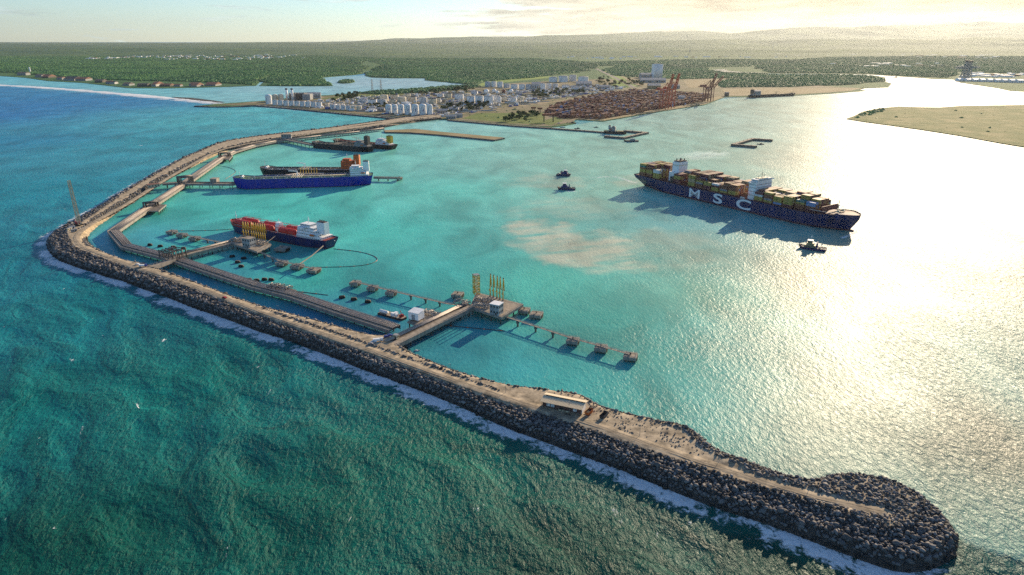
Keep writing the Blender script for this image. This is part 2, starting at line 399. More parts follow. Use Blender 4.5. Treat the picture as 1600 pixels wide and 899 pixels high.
    o = link('rubble_mass', np_mesh('rubble_mass', np.vstack(Vs), np.vstack(Fs), M['rock']), None, bw); o['kind'] = 'stuff'
    return bw

M['rubble'] = mat('rubble_core', (0.07, 0.062, 0.055), 0.95, 0.4, 0.35, bump=0.2)
M['track'] = mat('wheel_track', (.42, .335, .23), .95, .4, .2)
breakwater = build_breakwater()

# ---- water -------------------------------------------------------
def water_material():
    m = bpy.data.materials.new('water'); t = nodes(m); N = t.nodes; L = t.links; b = N['Principled BSDF']
    at = N.new('ShaderNodeAttribute'); at.attribute_name = 'body'
    st = N.new('ShaderNodeAttribute'); st.attribute_name = 'sea_state'
    fo = N.new('ShaderNodeAttribute'); fo.attribute_name = 'foam'
    tcn = N.new('ShaderNodeTexCoord')
    def noise(scale, rot, det, rough, dist=0.0, loc=(0, 0, 0)):
        mp = N.new('ShaderNodeMapping'); mp.inputs['Scale'].default_value = scale; mp.inputs['Rotation'].default_value = (0, 0, rot); mp.inputs['Location'].default_value = loc
        L.new(tcn.outputs['Object'], mp.inputs['Vector'])
        n = N.new('ShaderNodeTexNoise'); n.inputs['Scale'].default_value = 1; n.inputs['Detail'].default_value = det; n.inputs['Roughness'].default_value = rough; n.inputs['Distortion'].default_value = dist
        L.new(mp.outputs['Vector'], n.inputs['Vector']); return n.outputs['Fac']
    def ma(op, a, b_=None, clamp=False):
        n = N.new('ShaderNodeMath'); n.operation = op; n.use_clamp = clamp
        for i, v in enumerate((a, b_)):
            if v is None: continue
            if isinstance(v, (int, float)): n.inputs[i].default_value = v
            else: L.new(v, n.inputs[i])
        return n.outputs[0]
    big = noise((1 / 22, 1 / 40, 1), R(-32), 3, 0.5, 0.3)
    mid = noise((1 / 2.9, 1 / 5.4, 1), R(-24), 4, 0.65, 0.35)
    fine = noise((1 / 1.1, 1 / 2.0, 1), R(-40), 2, 0.6)
    h = ma('ADD', ma('MULTIPLY', big, 1.1), ma('ADD', ma('MULTIPLY', mid, 1.1), ma('MULTIPLY', fine, 0.13)))
    stf = N.new('ShaderNodeMapRange'); L.new(st.outputs['Fac'], stf.inputs['Value']); stf.inputs['To Min'].default_value = 0.36; stf.inputs['To Max'].default_value = 1.35
    bp = N.new('ShaderNodeBump'); bp.inputs['Strength'].default_value = 1.0
    gust = noise((1 / 75, 1 / 150, 1), R(-38), 4, 0.6, 0.8, (7, 2, 0)); gr = N.new('ShaderNodeMapRange'); L.new(gust, gr.inputs['Value']); gr.inputs['From Min'].default_value = .33; gr.inputs['From Max'].default_value = .67; gr.inputs['To Min'].default_value = .95; gr.inputs['To Max'].default_value = 1.9
    L.new(ma('MULTIPLY', stf.outputs['Result'], gr.outputs['Result']), bp.inputs['Distance']); L.new(h, bp.inputs['Height']); L.new(bp.outputs['Normal'], b.inputs['Normal'])
    # foam: white caps where the fine sea is steepest + measured foam along rocks and reefs
    cap = noise((1 / 11, 1 / 20, 1), R(-28), 9, 0.68, 0.7, (40, 3, 0))
    cm = N.new('ShaderNodeMapRange'); cm.interpolation_type = 'SMOOTHSTEP'; L.new(cap, cm.inputs['Value']); cm.inputs['From Min'].default_value = 0.662; cm.inputs['From Max'].default_value = 0.725
    caps = ma('MULTIPLY', cm.outputs['Result'], st.outputs['Fac'])
    fn = noise((1 / 4.5, 1 / 4.5, 1), 0.3, 6, 0.7, 0.6)
    fsum = ma('ADD', fo.outputs['Fac'], ma('MULTIPLY', ma('SUBTRACT', fn, 0.5), 1.7))
    fm = N.new('ShaderNodeMapRange'); fm.interpolation_type = 'SMOOTHSTEP'; L.new(fsum, fm.inputs['Value']); fm.inputs['From Min'].default_value = 0.42; fm.inputs['From Max'].default_value = 0.72
    gate = N.new('ShaderNodeMapRange'); L.new(fo.outputs['Fac'], gate.inputs['Value']); gate.inputs['From Min'].default_value = 0.03; gate.inputs['From Max'].default_value = 0.2
    foam = ma('MAXIMUM', caps, ma('MULTIPLY', fm.outputs['Result'], gate.outputs['Result']))
    # body colour multiplied by broad random mottling
    mot = noise((1 / 70, 1 / 120, 1), R(-20), 6, 0.6, 0.6)
    mr = N.new('ShaderNodeMapRange'); L.new(mot, mr.inputs['Value']); mr.inputs['From Min'].default_value = 0.3; mr.inputs['From Max'].default_value = 0.7; mr.inputs['To Min'].default_value = 0.68; mr.inputs['To Max'].default_value = 1.25
    mx0 = N.new('ShaderNodeMixRGB'); mx0.blend_type = 'MULTIPLY'; mx0.inputs['Fac'].default_value = 1; L.new(at.outputs['Color'], mx0.inputs['Color1']); L.new(mr.outputs['Result'], mx0.inputs['Color2'])
    mx = N.new('ShaderNodeMixRGB'); L.new(foam, mx.inputs['Fac']); L.new(mx0.outputs['Color'], mx.inputs['Color1']); mx.inputs['Color2'].default_value = (0.75, 0.77, 0.78, 1)
    L.new(mx.outputs['Color'], b.inputs['Base Color'])
    b.inputs['IOR'].default_value = 1.33; b.inputs['Specular IOR Level'].default_value = 0.095
    rr = N.new('ShaderNodeMapRange'); L.new(foam, rr.inputs['Value']); rr.inputs['To Min'].default_value = 0.39; rr.inputs['To Max'].default_value = 0.75; L.new(rr.outputs['Result'], b.inputs['Roughness'])
    return m
M['water'] = water_material()

def spread(edges):
    """edges: list of (start, stop, step) -> sorted grid lines"""
    out = []
    for a, b, s in edges: out.append(np.arange(a, b, s))
    return np.unique(np.concatenate(out))
def geo(a, b, s, k=1.16):
    out = [a]
    while out[-1] < b: out.append(out[-1] + s); s *= k
    return np.array(out)
def build_water():
    xs = np.concatenate([-geo(760, 70000, 6)[::-1], np.arange(-754, 620, 3.2), geo(620, 70000, 6)])
    ys = np.concatenate([-geo(-140, 4000, 20)[::-1], np.arange(142, 640, 2.6), geo(640, 3000, 3.2, 1.008), geo(3040, 60000, 40)])
    ys = np.unique(ys); xs = np.unique(xs)
    X, Y = np.meshgrid(xs, ys); P = np.column_stack([X.ravel(), Y.ravel()])
    harb = inside(P, HARBOUR); ds = seg_dist(P, SEA_EDGE[::2]); di = seg_dist(P, IN_EDGE)
    state = np.where(harb, np.clip((P[:, 0] - 120 + (520 - P[:, 1]) * 0.5) / 500, 0, 0.55), 1.0)
    reef = P2([(-900,112),(-300,123),(0,133),(100,139),(200,148),(280,156),(340,162)])
    lag = inside(P, np.vstack([reef, P2([(400,163),(740,133),(700,110),(330,130),(0,112),(-900,100)])]))
    state = np.where(lag, 0.12, state)
    # swell
    Z = np.zeros(len(P)); r_ = np.random.default_rng(5)
    for k in range(34):
        lam = 9 * (1.11 ** k) if k < 20 else r_.uniform(14, 60)
        th = R(52) + r_.normal(0, 0.42); kx, ky = 2 * math.pi / lam * math.cos(th), 2 * math.pi / lam * math.sin(th)
        a = 0.0039 * lam; ph = r_.uniform(0, 6.28)
        s = np.sin(kx * P[:, 0] + ky * P[:, 1] + ph + 1.2 * vn(P[:, 0] / 60 + k, P[:, 1] / 60))
        Z += a * (np.abs(s * 0.5 + 0.5) ** 1.6 * 2 - 1)
    dist = np.hypot(P[:, 0], P[:, 1]); fade = np.clip(1.6 - dist / 900, 0, 1)
    Z *= np.where(harb, 0.05, 1.0) * state.clip(0.1, 1) * fade * np.clip(ds / 25, 0.35, 1)
    # body colour: colour control points for sea, lagoon and harbour, inverse distance weighted
    sea_pts = [((100,860),(.003,.075,.056)),((500,800),(.003,.098,.075)),((900,880),(.004,.07,.05)),((1300,890),(.004,.07,.05)),((300,600),(.003,.15,.135)),((60,620),(.003,.135,.13)),
               ((150,480),(.004,.17,.19)),((30,400),(.006,.19,.25)),((60,300),(.01,.24,.31)),((250,220),(.03,.30,.36)),((40,220),(.02,.22,.36)),((80,165),(.02,.18,.42)),((0,180),(.02,.17,.42)),((180,165),(.03,.22,.42)),
               ((330,190),(.07,.42,.44)),((480,190),(.08,.44,.44)),((250,175),(.06,.35,.44)),((380,175),(.10,.48,.48)),((560,186),(.09,.45,.44)),((-600,150),(.02,.17,.42)),((-600,300),(.01,.15,.24)),((700,720),(.004,.135,.10))]
    lag_pts = [((100,130),(.16,.50,.55)),((250,145),(.16,.50,.52)),((350,150),(.22,.52,.52)),((460,140),(.30,.52,.54)),((600,130),(.34,.50,.52)),((0,125),(.14,.48,.55))]
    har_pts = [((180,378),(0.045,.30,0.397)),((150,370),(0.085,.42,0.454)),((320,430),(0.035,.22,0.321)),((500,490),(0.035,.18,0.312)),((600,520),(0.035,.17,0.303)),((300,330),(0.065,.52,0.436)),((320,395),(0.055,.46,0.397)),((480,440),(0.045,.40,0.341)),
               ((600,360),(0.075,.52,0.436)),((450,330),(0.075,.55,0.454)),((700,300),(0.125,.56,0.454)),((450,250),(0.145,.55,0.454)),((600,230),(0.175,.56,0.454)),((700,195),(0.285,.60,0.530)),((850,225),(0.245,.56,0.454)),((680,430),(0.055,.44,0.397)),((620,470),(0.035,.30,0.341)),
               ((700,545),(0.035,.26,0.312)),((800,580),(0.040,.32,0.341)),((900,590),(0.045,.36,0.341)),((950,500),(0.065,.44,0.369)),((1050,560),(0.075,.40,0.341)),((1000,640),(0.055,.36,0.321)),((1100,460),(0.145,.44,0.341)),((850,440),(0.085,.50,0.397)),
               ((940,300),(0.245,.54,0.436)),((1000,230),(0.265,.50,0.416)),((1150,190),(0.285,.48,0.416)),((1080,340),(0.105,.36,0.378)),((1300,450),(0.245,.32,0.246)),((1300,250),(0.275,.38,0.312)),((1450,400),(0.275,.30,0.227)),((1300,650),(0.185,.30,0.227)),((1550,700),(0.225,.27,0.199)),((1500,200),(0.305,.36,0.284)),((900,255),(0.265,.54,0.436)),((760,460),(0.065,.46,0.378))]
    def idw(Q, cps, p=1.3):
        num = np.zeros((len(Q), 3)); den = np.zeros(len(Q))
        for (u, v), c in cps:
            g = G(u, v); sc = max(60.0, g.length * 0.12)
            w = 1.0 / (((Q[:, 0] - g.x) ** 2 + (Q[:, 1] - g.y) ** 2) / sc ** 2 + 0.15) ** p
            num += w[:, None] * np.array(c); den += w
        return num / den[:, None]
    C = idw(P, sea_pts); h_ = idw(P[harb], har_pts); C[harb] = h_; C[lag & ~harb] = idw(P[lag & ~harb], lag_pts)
    # sandy plume stirred up by the ship's screw
    def blob(u, v, ru, rv):
        g = G(u, v); e = G(u + ru, v); f = G(u, v - rv); sx = abs(e.x - g.x); sy = abs(f.y - g.y)
        wx = (vn.fbm(P[:, 0] / 45, P[:, 1] / 60, 5, .6) - 0.5) * 2.2; wy = (vn2.fbm(P[:, 0] / 45, P[:, 1] / 60, 5, .6) - 0.5) * 2.2
        d = np.hypot((P[:, 0] - g.x) / sx + wx, (P[:, 1] - g.y) / sy + wy); return np.clip((1.2 - d) / 0.62, 0, 1)
    brk = 0.74 + 2.6 * (vn2.fbm(P[:, 0] / 60 + P[:, 1] / 55, P[:, 1] / 13 - P[:, 0] / 40, 4, .6) - 0.42)
    pl = np.clip(brk, 0, 1) * np.maximum.reduce([blob(850, 368, 62, 20), blob(940, 388, 78, 25), blob(900, 395, 60, 20) , 0.4 * blob(1040, 385, 90, 24), 0.5 * blob(985, 280, 40, 8), 0.5 * blob(860, 282, 55, 10), 0.35 * blob(905, 325, 90, 16)]) * harb
    C = C * (1 - pl[:, None] * 0.85) + np.array((.55, .56, .42)) * (pl[:, None] * 0.85)
    # foam: breakwater toe, reef, wakes
    foam = np.where(harb, 0.0, np.clip(1.1 - (ds - 1.0) / 17, 0, 0.85)) * np.clip(0.86 + 1.3 * (vn.fbm(P[:, 0] / 17, P[:, 1] / 17, 4) - 0.5), .2, 1.15)
    foam *= np.clip((214 - P[:, 0]) / 30, 0, 1)
    dre = seg_dist(P, reef); foam = np.maximum(foam, np.clip(1.1 - dre / 55, 0, 1) * np.where(lag, 0.8, 1.0))
    dre2 = seg_dist(P, P2([(400,168),(480,174),(560,181),(640,188)])); foam = np.maximum(foam, np.clip(0.75 - dre2 / 22, 0, 1) * ~harb)
    def streak(pts, w, a):
        return a * np.clip(1 - seg_dist(P, P2(pts)) / w, 0, 1)
    wk = np.maximum.reduce([streak([(993,286),(960,276),(925,278)], 13, 0.62), streak([(820,280),(850,284),(868,296)], 6, 0.5), streak([(905,296),(940,290)], 6, 0.5), streak([(1316,372),(1330,367),(1342,360)], 7, .75), streak([(1292,392),(1330,385),(1380,372)], 9, 0.5), streak([(870,300),(900,299)], 4, 0.8)])
    foam = np.maximum(foam, wk)
    nx = len(xs); idx = np.arange(len(P)).reshape(X.shape)
    F = np.stack([idx[:-1, :-1].ravel(), idx[:-1, 1:].ravel(), idx[1:, 1:].ravel(), idx[1:, :-1].ravel()], 1)
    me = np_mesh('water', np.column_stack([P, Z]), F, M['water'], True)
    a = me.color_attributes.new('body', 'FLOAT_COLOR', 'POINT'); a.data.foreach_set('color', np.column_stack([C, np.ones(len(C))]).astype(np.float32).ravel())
    for nm, arr in (('sea_state', state), ('foam', foam)):
        a = me.attributes.new(nm, 'FLOAT', 'POINT'); a.data.foreach_set('value', arr.astype(np.float32))
    tag(link('sea', me), kind='structure'); print('water quads', len(F))
build_water()

# ---- land --------------------------------------------------------
def land_material(name, c1, c2, c3, s1, s2, rough=0.95, bump=0.0):
    m = bpy.data.materials.new(name); t = nodes(m); N = t.nodes; L = t.links; b = N['Principled BSDF']; b.inputs['Roughness'].default_value = rough; b.inputs['Specular IOR Level'].default_value = 0.1
    tcn = N.new('ShaderNodeTexCoord')
    def nn(s, det, d=0.4):
        n = N.new('ShaderNodeTexNoise'); n.inputs['Scale'].default_value = s; n.inputs['Detail'].default_value = det; n.inputs['Roughness'].default_value = 0.65; n.inputs['Distortion'].default_value = d
        L.new(tcn.outputs['Object'], n.inputs['Vector']); r = N.new('ShaderNodeMapRange'); r.inputs['From Min'].default_value = 0.36; r.inputs['From Max'].default_value = 0.64; L.new(n.outputs['Fac'], r.inputs['Value']); return r.outputs['Result'], n
    f1, _ = nn(s1, 6); f2, n2 = nn(s2, 8)
    a = N.new('ShaderNodeMixRGB'); L.new(f1, a.inputs['Fac']); a.inputs['Color1'].default_value = (*c1, 1); a.inputs['Color2'].default_value = (*c2, 1)
    c = N.new('ShaderNodeMixRGB'); L.new(f2, c.inputs['Fac']); L.new(a.outputs['Color'], c.inputs['Color1']); c.inputs['Color2'].default_value = (*c3, 1)
    L.new(c.outputs['Color'], b.inputs['Base Color'])
    if bump:
        bp = N.new('ShaderNodeBump'); bp.inputs['Strength'].default_value = 1.0; bp.inputs['Distance'].default_value = bump; L.new(n2.outputs['Fac'], bp.inputs['Height']); L.new(bp.outputs['Normal'], b.inputs['Normal'])
    return m
M['wild'] = land_material('wild_ground', (.05, .14, .06), (.12, .21, .055), (.045, .12, .055), 1 / 700, 1 / 45, bump=6)
M['port_ground'] = land_material('port_ground', (.26, .20, .13), (.34, .27, .19), (.12, .13, .05), 1 / 220, 1 / 60)
M['grass'] = land_material('grass', (.14, .20, .04), (.20, .23, .06), (.10, .15, .04), 1 / 150, 1 / 40)
M['field'] = land_material('field', (.22, .32, .06), (.28, .34, .08), (.14, .24, .06), 1 / 500, 1 / 120)
M['bare'] = land_material('bare_ground', (.36, .27, .15), (.42, .33, .2), (.25, .21, .10), 1 / 160, 1 / 50)
M['sandbank'] = land_material('sandbank', (.19, .21, .065), (.40, .33, .16), (.10, .14, .035), 1 / 120, 1 / 40, bump=2)
M['asphalt'] = mat('asphalt', (.16, .15, .14), 0.95, 0.3, 0.05)

def sheet(name, pts, z, m, z0=-3.0, kind='structure', world=None):
    poly = [(G(u, v).x, G(u, v).y) for u, v in pts] + (world or [])
    o = MB().prism(poly, z0, z, 0).build(name, m); return tag(o, kind=kind)
COAST = [(-700,104),(-300,110),(0,119),(40,122),(75,127),(130,130),(200,138),(260,138.5),(330,137),(400,134.5),(407,128),(411,123.5),(416,123),(412,129),(405,134.8),(440,135),(480,135.2),(521,134.7),(512,130),(502,124),(506,121.5),(530,119.5),(555,117.5),(567,116),(570,113.2),(580,111),(594,109.2),(594,111),(582,113.2),(575,115),(570,119),(580,121.5),(610,122.7),(664,122.8),(664,126),(690,128.5),(715,130),(736,133.2),(700,136),(660,139),(600,143),(560,146),(520,149),(480,151),(440,155),(414,158),(380,160.5),(340,163),(306,166.5),(330,168),(362,167.5),(400,166),(450,170),(500,175),(560,181),(600,184.5),(640,188.5),(668,188),(690,187.5),(740,191),(800,196.5),(860,199.6),(884,197),(900,193.5),(895,188.5),(905,188),(942,190.5),(1000,180.5),(1050,172),(1100,165),(1133,152.5),(1170,152),(1250,149.5),(1300,146.5),(1352,142.5),(1336,139),(1388,137),(1393,131),(1380,127.5),(1384,121.5),(1370,119.3),(1340,118),(1290,117),(1200,116.6),(1200,115.4),(1300,115.9),(1360,117),(1420,121),(1460,124),(1490,124.8),(1500,129.5),(1530,134),(1560,138.5),(1578,142.5),(1600,143.7),(1700,149),(2000,165),(3000,200)]
sheet('land', COAST, 1.6, M['wild'], world=[(60000., 6000.), (60000., 46000.), (-60000., 46000.)])
sheet('sandbank', [(1323,186.5),(1335,182),(1348,175.5),(1370,170.5),(1405,167.3),(1440,168.5),(1468,168.8),(1500,166.5),(1600,164.8),(1900,160),(1900,330),(1760,262),(1600,230.5),(1560,224),(1500,213),(1440,203.5),(1390,196.5),(1350,191)], 1.7, M['sandbank'])
sheet('island', [(527,130),(530,127),(540,125.6),(552,126),(555,128.5),(548,130.3),(536,131)], 2.0, M['wild'])
for p in ([(268,151.8),(300,153.5),(330,157),(352,160),(340,160.6),(310,157.8),(280,154.5)],): sheet('reef', p, 1.0, M['rock'])
# ground of the port, roads, fields and ponds as sheets just above the land
sheet('port_ground', [(330,165.5),(440,157),(520,150),(560,147.5),(640,146),(700,143),(740,138),(800,131),(900,125),(960,124),(1010,120),(1120,122),(1210,130),(1350,139.2),(1300,145.3),(1240,148.8),(1133,151.5),(1099,164),(1000,179.5),(942,189.6),(900,187.5),(892,192.5),(858,198.5),(800,195.6),(700,187),(670,186.5),(600,183),(500,173.5),(400,165)], 2.0, M['port_ground'], 1.0)

# ---- surf breaking on the reef
def build_surf():
    L = chaikin(P2([(-900,113),(-300,123.5),(0,133),(100,139.5),(200,148),(280,155.5),(340,161.5)]), 3); L = np.array([[p.x, p.y] for p, _ in along_xy(L, 18)]); n_ = len(L); t = np.gradient(L, axis=0); t /= np.linalg.norm(t, axis=1)[:, None]; n = np.column_stack([-t[:, 1], t[:, 0]]); q = np.random.default_rng(9)
    w = 16 + 34 * vn.fbm(np.arange(n_) / 9.0, np.zeros(n_), 4); V = []; F = []
    for k in range(6):
        f = k / 5; off = (f - .5) * 2 * w + q.normal(0, 3.5, n_); z = .25 + (1.6 * math.sin(math.pi * f)) * q.uniform(.3, 1.1, n_)
        V.append(np.column_stack([L + n * off[:, None], z if 0 < k < 5 else np.full(n_, -.4)]))
    V = np.vstack(V); i = np.arange(n_ - 1)
    for k in range(5): F.append(np.stack([k * n_ + i, k * n_ + i + 1, (k + 1) * n_ + i + 1, (k + 1) * n_ + i], 1))
    tag(link('surf', np_mesh('surf', V, np.vstack(F), M['foam'])), 'white surf breaking along the reef off the far left coast', 'surf', kind='stuff')
def along_xy(L, step):
    out = []; carry = 0.0
    for a, b in zip(L[:-1], L[1:]):
        d = np.linalg.norm(b - a); s = carry
        while s < d: p = a + (b - a) * s / d; out.append((Vector((p[0], p[1])), None)); s += step
        carry = s - d
    return out
M['foam'] = mat('surf_foam', (.8, .82, .83), .8, .15, .05)
build_surf()
# ================================================================ jetties, trestles, dolphins
M['deck'] = mat('jetty_deck', (.40, .33, .25), 0.92, 0.35, 0.25)
M['deck_dark'] = mat('jetty_deck_dark', (.20, .165, .13), 0.92, 0.4, 0.3)
M['pipe'] = mat('pipe_paint', (.34, .27, .23), 0.5, 0.35, 0.4)
M['pipe_pale'] = mat('pipe_pale', (.56, .47, .38), 0.5, 0.3, 0.4)
M['pile'] = mat('pile', (.14, .12, .10), 0.9, 0.4, 0.5)
M['wall_grey'] = mat('grey_render', (.36, .37, .37), 0.85, 0.25, 0.3, streak=True)

PILE_ME = MB().tube((0, 0, -3), (0, 0, 6.0), 0.55, n=8).mesh('pile', M['pile'], True)
def pile(parent, p, top):
    o = link('pile', PILE_ME, None, parent, (p[0], p[1], top - 6.0)); return o
def along(L, step):
    """points, tangents along a polyline every step metres"""
    out = []; carry = step / 2
    for a, b in zip(L[:-1], L[1:]):
        a = Vector(a); b = Vector(b); d = (b - a).length; t = carry
        while t < d: out.append((a.lerp(b, t / d), (b - a).normalized())); t += step
        carry = t - d
    return out
def offset(L, k):
    L = [Vector(p) for p in L]; out = []
    for i, p in enumerate(L):
        t0 = (L[i] - L[i - 1]).normalized() if i else None; t1 = (L[i + 1] - L[i]).normalized() if i < len(L) - 1 else None
        t = t0 if t1 is None else t1 if t0 is None else None
        if t is not None: n = Vector((-t.y, t.x, 0)); out.append(p + n * k)
        else:
            n0 = Vector((-t0.y, t0.x, 0)); n1 = Vector((-t1.y, t1.x, 0)); n = (n0 + n1).normalized(); out.append(p + n * (k / max(0.5, n.dot(n0))))
    return out
def strip(mb, L, k0, k1, z0, z1, mi=0):
    a = offset(L, k0); b = offset(L, k1)
    for i in range(len(L) - 1):
        vs = [(*a[i].xy, z0), (*a[i + 1].xy, z0), (*b[i + 1].xy, z0), (*b[i].xy, z0), (*a[i].xy, z1), (*a[i + 1].xy, z1), (*b[i + 1].xy, z1), (*b[i].xy, z1)]
        mb.add(vs, [(0, 1, 2, 3), (7, 6, 5, 4), (0, 4, 5, 1), (1, 5, 6, 2), (2, 6, 7, 3), (3, 7, 4, 0)], mi)
def railing(mb, L, k, z, step=4.0):
    Lo = [Vector((*p.xy, z)) for p in offset(L, k)]
    for h in (0.55, 1.1):
        for a, b in zip(Lo[:-1], Lo[1:]): mb.beam(a + Vector((0, 0, h)), b + Vector((0, 0, h)), 0.09)
    for p, t in along(Lo, step): mb.beam(p, p + Vector((0, 0, 1.1)), 0.1)
def trestle(name, label, px, z=7.0, w=11.0, pipes=(-4.6, -3.7, -2.8, -1.9, -1.0, -.1), road=None, step=12.0, piles=True, racks=True, cat='trestle'):
    L = [G(u, v, z) for u, v in px]
    t = empty(name, (0, 0, 0)); tag(t, label, cat)
    d = MB(); strip(d, L, -w / 2, w / 2, z - 1.0, z - 0.1); d.build('deck', M['deck_dark'], t)
    d = MB(); strip(d, L, -w / 2 - .25, -w / 2 + .2, z - 3.0, z + .25); strip(d, L, w / 2 - .2, w / 2 + .25, z - 3.0, z + .25); d.build('edge_girder', M['concrete'], t)
    if road:
        d = MB(); strip(d, L, road[0], road[1], z - .1, z + 0.02); d.build('roadway', M['deck'], t)
    for i, k in enumerate(pipes):
        mb = MB(); q = [Vector((*p.xy, z + 0.75)) for p in offset(L, k)]; mb.path(q, 0.34 if i % 3 else 0.46, 8); mb.build('pipe', M['pipe_pale'] if i % 2 else M['pipe'], t, smooth=True)
    if racks and pipes:
        mb = MB()
        for p, tt in along(L, 9.0):
            n = Vector((-tt.y, tt.x, 0)); mb.beam(p + n * (pipes[0] - .6) + Vector((0, 0, .2)), p + n * (pipes[-1] + .6) + Vector((0, 0, .2)), 0.5, 0.4)
        mb.build('pipe_support', M['concrete'], t)['kind'] = 'stuff'
    mb = MB(); railing(mb, L, w / 2 - .05, z + .2, 6.0); railing(mb, L, -w / 2 + .05, z + .2, 6.0); mb.build('railing', M['grey_steel'], t)['kind'] = 'stuff'
    if piles:
        for p, tt in along(L, step):
            n = Vector((-tt.y, tt.x, 0)); mb = MB().beam(p + n * (w / 2) + Vector((0, 0, -1.5)), p - n * (w / 2) + Vector((0, 0, -1.5)), 1.2, 0.95); mb.build('cap_beam', M['dark_concrete'], t)
            for s in (-1, 1): pile(t, p + n * (s * w * 0.36), z - 1.5)
    return t
T_MAIN = [(617,512.5),(535,486.5),(460,461),(400,446),(345,428),(268,402.5),(197,384),(177,361),(231,324),(289,286)]
trestle('pipe_trestle', 'long piled pipe trestle running parallel to the breakwater inside the harbour', T_MAIN, 5.8, 12.0, (-5, -4, -3, -2, -1, 0, 1.2, 2.4), (3.2, 5.6))
trestle('pipe_trestle', 'pale pipe trestle from the blue tanker\'s jetty towards the shore tank terminal', [(289,286),(348,245),(364,237),(395,227.5),(429,220.5),(500,212),(560,205.5),(598,200.5)], 6.2, 14.0, (-6, -5, -4, -3, -2, -1), (0.2, 6.4), step=16)
trestle('access_bridge', 'near access bridge with pipe rack from breakwater road to loading platform', [(608,537),(735,475.5)], 7.4, 13.0, (5.6, 4.7, 3.8, 2.9, 2.0), (-6.0, -0.2), cat='bridge')
trestle('access_bridge', 'access bridge from the trestle to the red tanker\'s loading platform', [(270,402),(363,378)], 6.8, 11.0, (4.6, 3.7, 2.8, 1.9), (-5.0, 0.8), cat='bridge')
trestle('link_bridge', 'short road bridge joining breakwater road to the trestle near the pipe portal', [(236,417),(270,404)], 7.9, 8.0, (), (-3.6, 3.6), cat='bridge')
trestle('link_bridge', 'short road bridge joining breakwater road to the blue tanker\'s jetty', [(254,286.5),(290,284.5)], 7.9, 8.0, (), (-3.6, 3.6), cat='bridge')
trestle('tanker_jetty', 'piled jetty leading from the trestle to the blue tanker', [(290,286),(362,286.5),(470,272)], 7.6, 12.0, (4.6, 3.6, 2.6), (-5.2, 0.8), step=16, cat='jetty')
trestle('mooring_walkway', 'thin piled walkway reaching out beyond the blue tanker\'s stern', [(584,276.5),(626,277.5)], 6.5, 4.0, (), (-1.6, 1.6), step=16, cat='walkway')
trestle('far_jetty', 'piled jetty running out beside the two dark moored ships', [(446,217),(490,226),(560,223)], 7.2, 12.0, (4, 3, 2), (-5.2, 0.4), step=18, cat='jetty')

def platform(name, label, px, z=8.6, thick=2.2, mats='deck', step=9.0, extra=None, cat='platform'):
    P = [G(u, v, z) for u, v in px]; c = sum(P, Vector()) / len(P)
    t = empty(name, (c.x, c.y, 0)); tag(t, label, cat)
    poly = [(p.x - c.x, p.y - c.y) for p in P]
    a = sum(poly[i][0] * poly[(i + 1) % len(poly)][1] - poly[(i + 1) % len(poly)][0] * poly[i][1] for i in range(len(poly)))
    if a < 0: poly = poly[::-1]
    MB().prism(poly, z - thick, z).build('slab', M['concrete'], t)
    k = 0.955; MB().prism([(x * k, y * k) for x, y in poly], z - .1, z + .06).build('deck', M[mats], t)
    mb = MB(); Lr = [Vector((x * .97, y * .97, z)) for x, y in poly + poly[:1]]; railing(mb, Lr, 0, z, 4.0); mb.build('railing', M['grey_steel'], t)['kind'] = 'stuff'
    n = len(poly)
    for i in range(n):
        a = Vector((*poly[i], 0)); b = Vector((*poly[(i + 1) % n], 0)); m = max(1, int((b - a).length / step))
        for j in range(m): p = a.lerp(b, j / m) * 0.88; pile(t, p, z - thick)
    return t, c
# --- loading platform of the near pier
NP, npc = platform('loading_platform', 'near concrete loading platform carrying yellow loading arms and a control house', [(734,479.5),(784,496),(818,475.5),(744,457)], 7.6)
RP, rpc = platform('loading_platform', 'concrete loading platform between the red tanker and its access bridge', [(360,379.5),(402,393.5),(424,381.5),(382,366)], 7.0)
platform('pump_platform', 'open pipe platform beside the trestle near the row of black fenders', [(418,448),(452,459),(464,454),(430,443)], 6.0, 1.2, 'deck_dark')
platform('expansion_platform', 'dark platform halfway along the trestle between the bend and the blue tanker', [(232,330),(248,330),(260,320),(243,319)], 5.6, 1.4, 'deck_dark')
platform('expansion_platform', 'dark platform on the pale trestle north of the blue tanker', [(346,248),(358,250),(364,243),(352,242)], 6.0, 1.4, 'deck_dark')
def dolphin(u, v, s, label, z=4.3):
    c = G(u, v, z); t = empty('mooring_dolphin', (c.x, c.y, 0), R(-16)); tag(t, label, 'dolphin', 'mooring dolphins in the harbour')
    MB().box((0, 0, z - 2.6), (s, s, 2.6)).build('cap', M['concrete'], t)
    MB().box((0, 0, z + .003), (s * .8, s * .8, .12)).build('deck', M['deck'], t)
    b = MB()
    b.tube((0, 0, z), (0, 0, z + 1.1), .45, .35); b.box((0, 0, z + 1.1), (1.6, .5, .45)); b.build('bollard', M['dark_steel'], t)
    mb = MB(); q = s * .47; railing(mb, [Vector(p) for p in ((-q, -q, z), (q, -q, z), (q, q, z), (-q, q, z))], 0, z, 3.0); mb.build('railing', M['grey_steel'], t)['kind'] = 'stuff'
    for x in (-.33, 0, .33):
        for y in (-.33, .33): pile(t, (x * s, y * s), z - 2.4)
    MB().box((s * .5 + .25, 0, z - 3.4), (.5, s * .55, 3.0)).build('fender_pad', M['black_rubber'], t)
    return t
